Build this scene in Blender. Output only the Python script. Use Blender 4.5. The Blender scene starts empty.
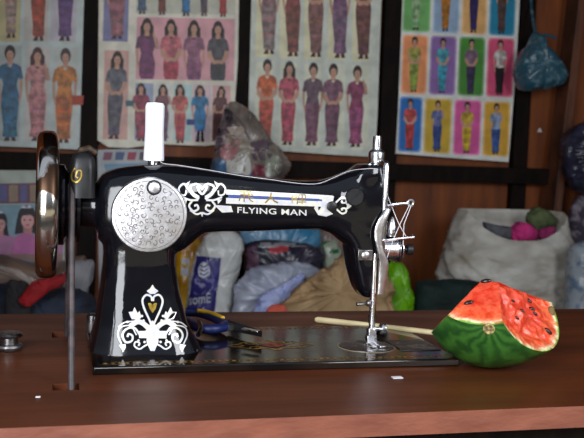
import bpy, bmesh, math, random
from math import sin, cos, pi, radians, sqrt
from mathutils import Vector, Matrix, noise
from mathutils.bvhtree import BVHTree
random.seed(7)
S = bpy.context.scene
COL = S.collection
T = 750.0            # table height, mm; all working coordinates are mm with the table top at z = 0

# ---------------------------------------------------------------- camera
CX, CY, CZ, YAW, PITCH, ROLL, FPX = -41.3, -867.8, 217.2, .2541, .0775, .0364, 939.2
fw = Vector((sin(YAW)*cos(PITCH), cos(YAW)*cos(PITCH), -sin(PITCH)))
rt0 = Vector((cos(YAW), -sin(YAW), 0)); up0 = rt0.cross(fw)
rt = rt0*cos(ROLL)+up0*sin(ROLL); up = -rt0*sin(ROLL)+up0*cos(ROLL)
CAM = Vector((CX, CY, CZ))
def ray(x, y): return (fw*FPX+rt*(x-292)-up*(y-219)).normalized()
def W(x, y, Y=89.0):                     # photo point -> point on the vertical plane at depth Y
    d = ray(x, y); return CAM+d*((Y-CY)/d.y)
def G(x, y, z=0.0):                      # photo point -> point on a horizontal plane
    d = ray(x, y); return CAM+d*((z-CZ)/d.z)
cam = bpy.data.cameras.new('camera'); co = bpy.data.objects.new('camera', cam); COL.objects.link(co)
cam.sensor_width = 36; cam.lens = FPX/584*36; cam.clip_start = .02; cam.clip_end = 100
M3 = Matrix((rt, up, -fw)).transposed().to_4x4()
M3.translation = Vector((CX, CY, CZ+T))*.001
co.matrix_world = M3
cam.dof.use_dof = True; cam.dof.focus_distance = .95; cam.dof.aperture_fstop = 16
S.camera = co

# ---------------------------------------------------------------- materials
MATS = {}
def mat(name, col, rough=.5, metal=0., col2=None, scale=40, detail=4, lo=.4, hi=.6, bump=0., bscale=60, coat=0., trans=0.,
        stretch=(1, 1, 1), kind='noise', spec=.5, rough2=None, attr=False, subsurf=0., emit=None):
    if name in MATS: return MATS[name]
    m = bpy.data.materials.new(name); m.use_nodes = True; nt = m.node_tree; N = nt.nodes; L = nt.links
    b = N['Principled BSDF']
    b.inputs['Base Color'].default_value = (*col, 1); b.inputs['Roughness'].default_value = rough
    b.inputs['Metallic'].default_value = metal; b.inputs['Coat Weight'].default_value = coat
    b.inputs['Coat Roughness'].default_value = .06
    b.inputs['Specular IOR Level'].default_value = spec
    b.inputs['Transmission Weight'].default_value = trans
    b.inputs['Subsurface Weight'].default_value = subsurf; b.inputs['Subsurface Scale'].default_value = .006
    tc = N.new('ShaderNodeTexCoord'); mp = N.new('ShaderNodeMapping'); L.new(tc.outputs['Object'], mp.inputs[0])
    mp.inputs['Scale'].default_value = stretch
    fac = None
    if col2 is not None or rough2 is not None or attr:
        if kind == 'voronoi':
            t = N.new('ShaderNodeTexVoronoi'); t.inputs['Scale'].default_value = scale; out = t.outputs['Color']
        else:
            t = N.new('ShaderNodeTexNoise'); t.inputs['Scale'].default_value = scale; t.inputs['Detail'].default_value = detail; out = t.outputs['Fac']
        L.new(mp.outputs[0], t.inputs['Vector'])
        r = N.new('ShaderNodeMapRange'); r.inputs[1].default_value = lo; r.inputs[2].default_value = hi
        L.new(out, r.inputs[0]); fac = r.outputs[0]
    if attr:
        a = N.new('ShaderNodeAttribute'); a.attribute_name = 'Col'
        mx = N.new('ShaderNodeMix'); mx.data_type = 'RGBA'; mx.blend_type = 'MULTIPLY'; mx.inputs[0].default_value = 1
        mr = N.new('ShaderNodeMapRange'); mr.inputs[3].default_value = attr; mr.inputs[4].default_value = 1.15
        L.new(fac, mr.inputs[0]); L.new(a.outputs['Color'], mx.inputs[6]); L.new(mr.outputs[0], mx.inputs[7])
        L.new(mx.outputs[2], b.inputs['Base Color'])
    elif col2 is not None:
        mx = N.new('ShaderNodeMix'); mx.data_type = 'RGBA'
        mx.inputs[6].default_value = (*col, 1); mx.inputs[7].default_value = (*col2, 1)
        L.new(fac, mx.inputs[0]); L.new(mx.outputs[2], b.inputs['Base Color'])
    if rough2 is not None:
        mr = N.new('ShaderNodeMapRange'); mr.inputs[3].default_value = rough; mr.inputs[4].default_value = rough2
        L.new(fac, mr.inputs[0]); L.new(mr.outputs[0], b.inputs['Roughness'])
    if bump:
        t2 = N.new('ShaderNodeTexNoise'); t2.inputs['Scale'].default_value = bscale; t2.inputs['Detail'].default_value = 5
        L.new(mp.outputs[0], t2.inputs['Vector'])
        bp = N.new('ShaderNodeBump'); bp.inputs['Strength'].default_value = bump; bp.inputs['Distance'].default_value = .004
        L.new(t2.outputs['Fac'], bp.inputs['Height']); L.new(bp.outputs[0], b.inputs['Normal'])
    if emit: b.inputs['Emission Color'].default_value = (*emit, 1); b.inputs['Emission Strength'].default_value = 1
    MATS[name] = m; return m
def s2l(r, g, b):
    f = lambda c: ((c/255+.055)/1.055)**2.4 if c > 10 else c/255/12.92
    return (f(r), f(g), f(b))

enamel = mat('black_enamel', (.004, .004, .006), .05, bump=.07, bscale=35, rough2=.13, scale=25)
bedm = mat('reflection_tinted_bed_enamel', s2l(13, 10, 9), .07, col2=s2l(44, 31, 22), scale=14, lo=.4, hi=.75, rough2=.16)  # brown mottling paints in the wood reflected by the black bed
iron = mat('dark_iron', (.012, .012, .013), .35, .3, rough2=.5, scale=60)
chrome = mat('chrome', (.72, .72, .74), .12, 1., rough2=.3, scale=60)
wornchrome = mat('worn_chrome', (.74, .70, .64), .12, 1., col2=(.07, .04, .025), scale=24, lo=.50, hi=.56, detail=6, rough2=.38)
plated = mat('engraved_plate', (.84, .84, .88), .36, .95, bump=.12, bscale=160, col2=(.70, .68, .68), scale=50)
engr = mat('engraving_lines', (.22, .19, .19), .4, .8)
gold = mat('gold_transfer', s2l(190, 160, 60), .35, .5, col2=s2l(120, 90, 30), scale=120)
silver = mat('silver_transfer', s2l(225, 222, 205), .32, .25, col2=s2l(205, 205, 215), scale=200)
bluetr = mat('blue_transfer', s2l(60, 80, 150), .35, .2)
dullgold = mat('worn_gold_transfer', s2l(165, 125, 45), .4, .2, col2=s2l(60, 42, 18), scale=160, lo=.4, hi=.7)
dullred = mat('worn_red_transfer', s2l(150, 60, 34), .4, .1, col2=s2l(60, 30, 15), scale=160)
steel = mat('dark_steel', (.22, .21, .21), .25, 1., rough2=.45, scale=80)
thread_m = mat('white_thread', (.70, .68, .70), .6)
spool_m = mat('white_spool_thread', (.93, .94, .98), .55, bump=.25, bscale=400, stretch=(.2, .2, 6))
tablewood = mat('table_varnished_wood', s2l(100, 50, 24), .33, col2=s2l(60, 29, 15), scale=7, stretch=(.7, 3.5, 3.5), lo=.22, hi=.8, rough2=.5, spec=.32, bump=.08, bscale=30, detail=7)
edgewood = mat('worn_edge_wood', s2l(136, 80, 60), .5, col2=s2l(110, 60, 45), scale=60, stretch=(.4, 1, 1), lo=.3, hi=.75, bump=.3, bscale=120, detail=8)
plywood = mat('red_brown_plywood', s2l(146, 76, 26), .6, col2=s2l(92, 44, 16), scale=6, stretch=(4, 1, .5), lo=.25, hi=.75, detail=8, bump=.05)
batten = mat('dark_batten_wood', s2l(27, 18, 14), .65, col2=s2l(16, 11, 9), scale=14, stretch=(3, 1, 1), bump=.1, spec=.12)
brown = mat('brown_brace_wood', s2l(104, 60, 38), .55, col2=s2l(66, 38, 25), scale=10, stretch=(6, 1, .6), bump=.1)
floorm = mat('concrete_floor', s2l(96, 88, 80), .8, col2=s2l(76, 70, 64), scale=5, bump=.2)
printm = mat('printed_paper', (1, 1, 1), .45, attr=.5, scale=45, lo=.4, hi=.6, detail=7, bump=.05, bscale=14)
flatprint = mat('plain_print', (1, 1, 1), .5, attr=.93, scale=20, bump=.06, bscale=14)
beltm = mat('leather_belt', s2l(66, 54, 55), .5, col2=s2l(44, 36, 37), scale=80, bump=.1)
rindm = None

# ---------------------------------------------------------------- mesh helper
class MB:
    def __init__(s): s.v = []; s.f = []; s.c = []; s.mi = []
    def add(s, vs, fs, col=None, mi=0):
        o = len(s.v); s.v += [Vector(p) for p in vs]
        for f in fs: s.f.append([i+o for i in f]); s.c.append(col); s.mi.append(mi)
    def box(s, x0, y0, z0, x1, y1, z1, **k):
        vs = [(x, y, z) for x in (x0, x1) for y in (y0, y1) for z in (z0, z1)]
        s.add(vs, [(0, 1, 3, 2), (4, 6, 7, 5), (0, 4, 5, 1), (2, 3, 7, 6), (0, 2, 6, 4), (1, 5, 7, 3)], **k); return s
    def bar(s, a, b, w, h, upv=(0, 0, 1), **k):        # rectangular bar between two points
        a, b = Vector(a), Vector(b); d = (b-a).normalized(); e = d.cross(Vector(upv)).normalized(); g = e.cross(d)
        vs = [p+e*sx*w/2+g*sz*h/2 for p in (a, b) for sx in (-1, 1) for sz in (-1, 1)]
        s.add(vs, [(0, 1, 3, 2), (4, 6, 7, 5), (0, 4, 5, 1), (2, 3, 7, 6), (0, 2, 6, 4), (1, 5, 7, 3)], **k); return s
    def loft(s, rings, cap=True, closed=True, **k):
        n = len(rings[0]); vs = [p for r in rings for p in r]; fs = []
        for i in range(len(rings)-1):
            for j in range(n if closed else n-1):
                a = i*n+j; b = i*n+(j+1) % n; fs.append((a, b, b+n, a+n))
        if cap: fs.append(tuple(range(n))[::-1]); fs.append(tuple(range((len(rings)-1)*n, len(rings)*n)))
        s.add(vs, fs, **k); return s
    def lathe(s, prof, c, axis='z', n=32, **k):       # prof: (radius, along)
        c = Vector(c); rings = []
        ex, ey, ez = {'z': (Vector((1, 0, 0)), Vector((0, 1, 0)), Vector((0, 0, 1))),
                      'x': (Vector((0, 1, 0)), Vector((0, 0, 1)), Vector((1, 0, 0))),
                      'y': (Vector((1, 0, 0)), Vector((0, 0, -1)), Vector((0, 1, 0)))}[axis] if isinstance(axis, str) else axis
        for r, a in prof:
            r = max(r, .01); rings.append([c+ez*a+ex*r*cos(2*pi*i/n)+ey*r*sin(2*pi*i/n) for i in range(n)])
        return s.loft(rings, **k)
    def tube(s, pts, r, n=10, **k):
        pts = [Vector(p) for p in pts]; rs = r if isinstance(r, (list, tuple)) else [r]*len(pts); rings = []; e = None
        for i, p in enumerate(pts):
            d = (pts[min(i+1, len(pts)-1)]-pts[max(i-1, 0)]).normalized()
            if e is None: e = d.orthogonal().normalized()
            else: e = (e-d*e.dot(d)).normalized()
            g = d.cross(e); rings.append([p+(e*cos(2*pi*j/n)+g*sin(2*pi*j/n))*rs[i] for j in range(n)])
        return s.loft(rings, **k)
    def ball(s, c, r, n=12, sc=(1, 1, 1), **k):
        c = Vector(c); rings = []
        for i in range(n+1):
            t = pi*i/n; rr = max(sin(t), .003)*r
            rings.append([c+Vector((rr*cos(2*pi*j/(2*n))*sc[0], rr*sin(2*pi*j/(2*n))*sc[1], -cos(t)*r*sc[2])) for j in range(2*n)])
        return s.loft(rings, **k)
    def torus(s, c, R, r, axis='x', n=24, m=10, sc=1., **k):
        c = Vector(c); E = {'x': (Vector((0, 1, 0)), Vector((0, 0, 1)), Vector((1, 0, 0))), 'y': (Vector((1, 0, 0)), Vector((0, 0, 1)), Vector((0, 1, 0))),
                            'z': (Vector((1, 0, 0)), Vector((0, 1, 0)), Vector((0, 0, 1)))}[axis]
        vs = []; fs = []
        for i in range(n):
            d = E[0]*cos(2*pi*i/n)+E[1]*sin(2*pi*i/n)
            for j in range(m): vs.append(c+d*(R+r*cos(2*pi*j/m))+E[2]*r*sc*sin(2*pi*j/m))
        for i in range(n):
            for j in range(m): fs.append((i*m+j, ((i+1) % n)*m+j, ((i+1) % n)*m+(j+1) % m, i*m+(j+1) % m))
        s.add(vs, fs, **k); return s
    def build(s, name, m, parent=None, origin=None, smooth=True, bevel=0, sub=0, angle=35):
        ms = m if isinstance(m, (list, tuple)) else [m]
        if parent is not None: org = Vector(parent['_o'])
        else:
            if origin is None:
                lo = [min(p[i] for p in s.v) for i in range(3)]; hi = [max(p[i] for p in s.v) for i in range(3)]
                origin = ((lo[0]+hi[0])/2, (lo[1]+hi[1])/2, lo[2])
            org = Vector(origin)
        me = bpy.data.meshes.new(name)
        me.from_pydata([(p-org)*.001 for p in s.v], [], s.f); me.validate(clean_customdata=False)
        for mm in ms: me.materials.append(mm)
        if len(me.polygons) == len(s.f):
            me.polygons.foreach_set('material_index', s.mi)
            if any(c is not None for c in s.c):
                at = me.color_attributes.new('Col', 'FLOAT_COLOR', 'CORNER'); 
                for p, c in zip(me.polygons, s.c):
                    c = c or (1, 1, 1)
                    for li in p.loop_indices: at.data[li].color = (*c, 1)
        bm = bmesh.new(); bm.from_mesh(me); bmesh.ops.recalc_face_normals(bm, faces=bm.faces); bm.to_mesh(me); bm.free()
        o = bpy.data.objects.new(name, me); COL.objects.link(o)
        if parent is not None: o.parent = parent
        else: o.location = (org+Vector((0, 0, T)))*.001
        o['_o'] = tuple(org)
        if bevel:
            b = o.modifiers.new('bevel', 'BEVEL'); b.width = bevel*.001; b.segments = 2; b.limit_method = 'ANGLE'; b.angle_limit = radians(40)
        if sub:
            q = o.modifiers.new('sub', 'SUBSURF'); q.levels = sub; q.render_levels = sub
        if smooth:
            me.polygons.foreach_set('use_smooth', [True]*len(me.polygons))
            me.set_sharp_from_angle(angle=radians(angle))
        return o
def empty(name, loc, label, cat, group=None):
    o = bpy.data.objects.new(name, None); COL.objects.link(o); o.location = (Vector(loc)+Vector((0, 0, T)))*.001
    o['_o'] = tuple(loc); o.empty_display_size = .02; return tag(o, label, cat, group)
def tag(o, label=None, cat=None, group=None, kind=None):
    if label: o['label'] = label
    if cat: o['category'] = cat
    if group: o['group'] = group
    if kind: o['kind'] = kind
    return o
def struct(o): o['kind'] = 'structure'; return o
def bvh_of(o):
    dg = bpy.context.evaluated_depsgraph_get(); me = o.evaluated_get(dg).to_mesh(); org = Vector(o['_o'])
    vs = [v.co*1000+org for v in me.vertices]; fs = [tuple(p.vertices) for p in me.polygons]; return BVHTree.FromPolygons(vs, fs)
def stick(bvh, x, y, off=.25, fallY=60):     # lay a traced point onto a surface
    h = bvh.ray_cast(CAM, ray(x, y))
    if h[0] is None: return W(x, y, fallY)
    n = h[1] if h[1].dot(ray(x, y)) < 0 else -h[1]
    return h[0]+n*off
def smoothpts(pts, n=8):                      # Catmull-Rom
    out = []; P = [Vector(p) for p in pts]; P = [P[0]*2-P[1]]+P+[P[-1]*2-P[-2]]
    for i in range(1, len(P)-2):
        for k in range(n):
            t = k/n; a, b, c, d = P[i-1:i+3]
            out.append(.5*((2*b)+(c-a)*t+(2*a-5*b+4*c-d)*t*t+(3*b-a-3*c+d)*t**3))
    out.append(P[-2]); return out
def ribbon2d(mb, pts, w, fn, n=6, **k):       # pts: photo coords, fn maps to 3D
    P = smoothpts([(x, y, 0) for x, y in pts], n); L = []; R = []
    for i, p in enumerate(P):
        d = (P[min(i+1, len(P)-1)]-P[max(i-1, 0)]).normalized(); e = Vector((-d.y, d.x, 0)); ww = w(i/(len(P)-1)) if callable(w) else w
        a = p+e*ww/2; b = p-e*ww/2; L.append(fn(a.x, a.y)); R.append(fn(b.x, b.y))
    mb.add(L+R, [(i, i+1, i+1+len(L), i+len(L)) for i in range(len(L)-1)], **k)
def poly2d(mb, pts, fn, **k): mb.add([fn(x, y) for x, y in pts], [tuple(range(len(pts)))], **k)
def disc2d(mb, x, y, rx, ry, fn, n=14, **k): poly2d(mb, [(x+rx*cos(2*pi*i/n), y+ry*sin(2*pi*i/n)) for i in range(n)], fn, **k)
def spiral(cx, cy, r0, r1, a0, turns, sgn=1, n=14):
    return [(cx+(r0+(r1-r0)*i/n)*cos(a0+sgn*turns*2*pi*i/n), cy+(r0+(r1-r0)*i/n)*sin(a0+sgn*turns*2*pi*i/n)) for i in range(n+1)]
def text2d(mb, s, x, y, size, fn, slope=0., sx=1., bold=False, spacing=1., align='LEFT', **k):
    cu = bpy.data.curves.new('t', 'FONT'); cu.body = s; cu.size = 1; cu.resolution_u = 4; cu.space_character = spacing; cu.align_x = align
    if bold: cu.offset = .012
    o = bpy.data.objects.new('t', cu); COL.objects.link(o); dg = bpy.context.evaluated_depsgraph_get()
    me = bpy.data.meshes.new_from_object(o.evaluated_get(dg)); vs = [v.co.copy() for v in me.vertices]; fs = [tuple(p.vertices) for p in me.polygons]
    bpy.data.objects.remove(o); bpy.data.curves.remove(cu); bpy.data.meshes.remove(me)
    if not vs: return
    mb.add([fn(x+v.x*size*sx, y-v.y*size+v.x*size*sx*slope) for v in vs], fs, **k)

# ---------------------------------------------------------------- the room
def setting():
    m = MB().box(-2200, 2300, -750, 3600, 2360, 1500); struct(m.build('wall_back', plywood, smooth=False))
    m = MB().box(-2200, -3500, -800, 3600, 2360, -750); struct(m.build('floor', floorm, smooth=False))
    m = MB().box(-9000, -12000, -810, 9000, -3500, -751); struct(m.build('floor', mat('sunlit_concrete', s2l(190, 178, 152), .85, col2=s2l(170, 160, 138), scale=1.5), smooth=False))
    m = MB().box(-480, 330, -750, -420, 2360, 1500); struct(m.build('shade_wall_left', plywood, smooth=False))  # unseen wall, set close in to shade the left background
    m = MB().box(3600, 250, -750, 3660, 2360, 1500); struct(m.build('wall_right', plywood, smooth=False))
    m = MB().box(-2260, -150, 1500, 3660, 2360, 1540); struct(m.build('ceiling', batten, smooth=False))
    Y = 2300; n = 0
    # posts between the posters, traced centre lines
    for a, b, w in (((91, 0), (88, 312), 60), ((244.5, 0), (240, 312), 60), ((393, 0), (386, 312), 66), ((527, 0), (513, 240), 58)):
        A = W(a[0], a[1], Y-18); B = W(b[0], b[1], Y-18); x = (A.x+B.x)/2; n += 1
        x = A.x
        m = MB().box(x-w/2, Y-36, -750, x+w/2, Y, 1500); struct(m.build('trim_%d' % n, batten, smooth=False, bevel=2))
    A = W(20, 161, Y-45); B = W(410, 172.5, Y-45); n += 1
    m = MB().bar((-419, Y-54, A.z+(-419-A.x)*(B.z-A.z)/(B.x-A.x)), (3600, Y-54, A.z+(3600-A.x)*(B.z-A.z)/(B.x-A.x)), 34, 58)
    struct(m.build('trim_%d' % n, batten, smooth=False, bevel=2))
    n += 1
    A = W(578, -10, Y-90); B = W(541, 300, Y-90); d = (A-B); B2 = B-d*.5; A2 = A+d*.7
    B2 = B+(A-B)*((-748-B.z)/(A.z-B.z)); A2 = B+(A-B)*((1490-B.z)/(A.z-B.z))
    m = MB().bar(A2, B2, 32, 88, (0, 1, 0)); m.v = [Vector((p.x, p.y, max(-750, min(1500, p.z)))) for p in m.v]
    struct(m.build('trim_%d' % n, brown, smooth=False, bevel=2))
setting()

BENCH = -400.0
def bench():
    r = empty('storage_bench', (800, 1950, -750), 'long low wooden bench along the back wall under the heaps of cloth and bags', 'bench')
    MB().box(-415, 1560, BENCH-22, 2700, 2240, BENCH).build('seat_board', brown, r, smooth=False, bevel=2)
    for x in (-400, 250, 1500, 2600):
        for y in (1600, 2190): MB().box(x, y-25, -750, x+50, y+25, BENCH-22).build('leg', brown, r, smooth=False, bevel=2)
bench()

# ---------------------------------------------------------------- the sewing table
def table():
    r = empty('sewing_table', (250, 100, -750), 'red-brown varnished wooden sewing table carrying the black sewing machine', 'table')
    yf0 = G(0, 428).y; yf1 = G(584, 406.5).y; yb = 316.
    x0, x1, th = -330., 900., 19.
    holes = [(-36, -49, -13, -26), (-36, 172, -13, 204)]
    xs = sorted({x0, x1, -36, -13}); yf = (yf0+yf1)/2
    ys = sorted({yf, yb, -49, -26, 172, 204})
    def solid(i, j):
        cx, cy = (xs[i]+xs[i+1])/2, (ys[j]+ys[j+1])/2
        return not any(a < cx < c and b < cy < d for a, b, c, d in holes)
    m = MB(); nx, ny = len(xs)-1, len(ys)-1
    for i in range(nx):
        for j in range(ny):
            if not solid(i, j): continue
            a, b, c, d = xs[i], ys[j], xs[i+1], ys[j+1]
            m.add([(a, b, 0), (c, b, 0), (c, d, 0), (a, d, 0)], [(0, 1, 2, 3)]); m.add([(a, b, -th), (c, b, -th), (c, d, -th), (a, d, -th)], [(3, 2, 1, 0)])
            for ii, jj, p, q in ((i-1, j, (a, d), (a, b)), (i+1, j, (c, b), (c, d)), (i, j-1, (a, b), (c, b)), (i, j+1, (c, d), (a, d))):
                if not (0 <= ii < nx and 0 <= jj < ny and solid(ii, jj)):
                    m.add([(*p, -th), (*q, -th), (*q, 0), (*p, 0)], [(0, 1, 2, 3)], mi=1 if jj < 0 else 0)
    m.build('tabletop', [tablewood, edgewood], r, smooth=False)
    MB().box(x0+40, yf+38, -95, x1-40, yf+56, -th).build('front_rail', batten, r, smooth=False, bevel=1)
    MB().box(x0+40, yb-50, -95, x1-40, yb-32, -th).build('back_rail', batten, r, smooth=False, bevel=1)
    for x in (x0+30, x1-75):
        for y in (yf+20, yb-65): MB().box(x, y, -750, x+45, y+45, -th).build('leg', batten, r, smooth=False, bevel=2)
    c = G(545, 424, -60)
    MB().box(c.x-5, yf+14, -120, c.x+6, yf+37, -th).build('drawer_runner', edgewood, r, smooth=False, bevel=1)
    return r
table()

# ---------------------------------------------------------------- sewing machine
YM = 89.
SM = empty('sewing_machine', (185, YM, 0), 'old black enamelled sewing machine with FLYING MAN lettering and large chrome hand wheel', 'sewing machine')
def sup(cx, cy, hx, hy, e=3.2, n=40):
    out = []
    for i in range(n):
        t = 2*pi*i/n; c, s_ = cos(t), sin(t)
        out.append((cx+hx*math.copysign(abs(c)**(2/e), c), cy+hy*math.copysign(abs(s_)**(2/e), s_)))
    return out
def interp(tab, t):
    for a, b in zip(tab, tab[1:]):
        if a[0] <= t <= b[0]:
            u = (t-a[0])/(b[0]-a[0]); return [p+(q-p)*u for p, q in zip(a[1:], b[1:])]
    return list(tab[-1][1:] if t > tab[-1][0] else tab[0][1:])
def machine_body():
    m = MB()
    # pillar (levels in z)
    tab = [(6, -2, 113, 50), (12, 0, 110, 47), (34, 5, 98, 41), (65, 9, 89, 37), (94, 12, 84, 35), (112, 12, 84, 35), (130, 9, 88, 36), (165, 8, 94, 36), (182, 14, 90, 30)]
    rings = []
    for i in range(45):
        z = 6+176*i/44; a, b, d = interp(tab, z)
        rings.append([Vector((x, y, z)) for x, y in sup((a+b)/2, YM, (b-a)/2, d, 3.4)])
    m.loft(rings)
    # arm (stations in x)
    tab = [(6, 118, 178, 26), (12, 112, 185, 31), (27, 108, 190, 35), (62, 104, 195, 36), (90, 106, 193, 34), (100, 114, 192, 30), (112, 125, 190.5, 27), (130, 126.5, 188.5, 25), (160, 127, 185, 23), (214, 130, 181, 21), (236, 130, 182, 21),
           (250, 126, 186, 22), (264, 115, 192, 24), (283, 112, 200, 25), (296, 112, 203, 25), (301, 114, 202, 24)]
    rings = []
    for i in range(61):
        x = 6+295*i/60; a, b, d = interp(tab, x)
        rings.append([Vector((x, y, z)) for y, z in sup(YM, (a+b)/2, d, (b-a)/2, 3.0)])
    m.loft(rings)
    # head
    tab = [(58, 287, 300, 15), (63, 282, 302, 19), (70, 278, 302, 21), (89, 272, 302, 23), (113, 267, 302, 24), (130, 255, 302, 24), (165, 258, 302, 24), (192, 268, 302, 25), (201, 280, 301, 22)]
    rings = []
    for i in range(45):
        z = 58+143*i/44; a, b, d = interp(tab, z)
        rings.append([Vector((x, y, z)) for x, y in sup((a+b)/2, YM, (b-a)/2, d, 3.4)])
    m.loft(rings)
    # shaft bearing and round foot
    m.lathe([(22, -14), (22, 0), (25, 8), (28, 20)], (0, YM, 151), 'x')
    m.lathe([(12, 0), (12, 3)], W(355, 197, YM-24)+Vector((0, -1, 0)), 'y')
    o = m.build('body', enamel, SM)
    md = o.modifiers.new('r', 'REMESH'); md.mode = 'VOXEL'; md.voxel_size = .0021
    sm = o.modifiers.new('s', 'SMOOTH'); sm.factor = .5; sm.iterations = 9
    dg = bpy.context.evaluated_depsgraph_get(); me = bpy.data.meshes.new_from_object(o.evaluated_get(dg))
    o.modifiers.clear(); o.data = me; me.name = 'body'
    me.polygons.foreach_set('use_smooth', [True]*len(me.polygons))
    return o
BODY = machine_body(); BV = bvh_of(BODY)
fB = lambda x, y: stick(BV, x, y, .3)
BEDZ = 8.
fbed = lambda x, y: G(x, y, BEDZ+.25)

def bed():
    m = MB().box(0, 0, 0, 366, 178, BEDZ); m.build('bed', bedm, SM, bevel=1.6)
    # gold border and central ornament transfers
    d = MB()
    def line(a, b, w):
        a = Vector(a); b = Vector(b); t = (b-a).normalized(); e = Vector((-t.y, t.x))*w/2
        d.add([(a.x+e.x, a.y+e.y, BEDZ+.2), (b.x+e.x, b.y+e.y, BEDZ+.2), (b.x-e.x, b.y-e.y, BEDZ+.2), (a.x-e.x, a.y-e.y, BEDZ+.2)], [(0, 1, 2, 3)])
    for o_, w in ((7, .8), (17, .8)):
        line((o_, o_), (365, o_), w); line((120, 178-o_), (365, 178-o_), w)
    for i in range(51):
        x = 12+i*6.8
        d.add([(x-2.6, 12, BEDZ+.2), (x, 15, BEDZ+.2), (x+2.6, 12, BEDZ+.2), (x, 9, BEDZ+.2)], [(0, 1, 2, 3)])
        if x > 125: d.add([(x-2.6, 166, BEDZ+.2), (x, 169, BEDZ+.2), (x+2.6, 166, BEDZ+.2), (x, 163, BEDZ+.2)], [(0, 1, 2, 3)])
    d.build('border_transfer', dullgold, SM, smooth=False)
    d = MB(); cx, cy = 188., 78.
    f = lambda x, y: Vector((x, y, BEDZ+.25))
    for sx in (-1, 1):
        for sy in (-1, 1):
            ribbon2d(d, [(cx, cy+sy*24), (cx+sx*10, cy+sy*14), (cx+sx*24, cy+sy*16), (cx+sx*40, cy+sy*5)], lambda t: 3.5-2.5*t, f)
            ribbon2d(d, [(cx+sx*9+px*sx, cy+sy*(9+py)) for px, py in spiral(10, 2, 1, 8, 0, 1.1)], 1.8, f)
        ribbon2d(d, [(cx+sx*30, cy), (cx+sx*38, cy+5), (cx+sx*46, cy), (cx+sx*38, cy-5), (cx+sx*30, cy)], 1.6, f)
    d.build('ornament_transfer', dullgold, SM, smooth=False)
    d = MB(); f = lambda x, y: Vector((x, y, BEDZ+.4)); poly2d(d, [(cx-16, cy), (cx, cy+13), (cx+16, cy), (cx, cy-13)], f)
    d.build('diamond_transfer', dullred, SM, smooth=False)
    # needle plate ring, slide plate
    c = Vector((287, 63, BEDZ))
    m = MB(); m.torus(c, 30, 1.0, 'z', n=40, m=6, sc=.5); m.build('needle_plate_rim', mat('pale_rim', s2l(165, 150, 125), .4, .4), SM)
    m = MB(); m.lathe([(29, 0), (29, .8), (28, 1)], c, 'z', n=40)
    m.build('needle_plate', steel, SM)
    m = MB()
    for yy in (-5, 1, 7): m.box(c.x-1, c.y+yy-1.5, BEDZ+1, c.x+13, c.y+yy+1.5, BEDZ+2)
    m.build('feed_dogs', chrome, SM, bevel=.2)
    m = MB().box(c.x+31, 38, BEDZ, 362, 90, BEDZ+.9); m.build('slide_plate', steel, SM, bevel=.3)
bed()

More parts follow.
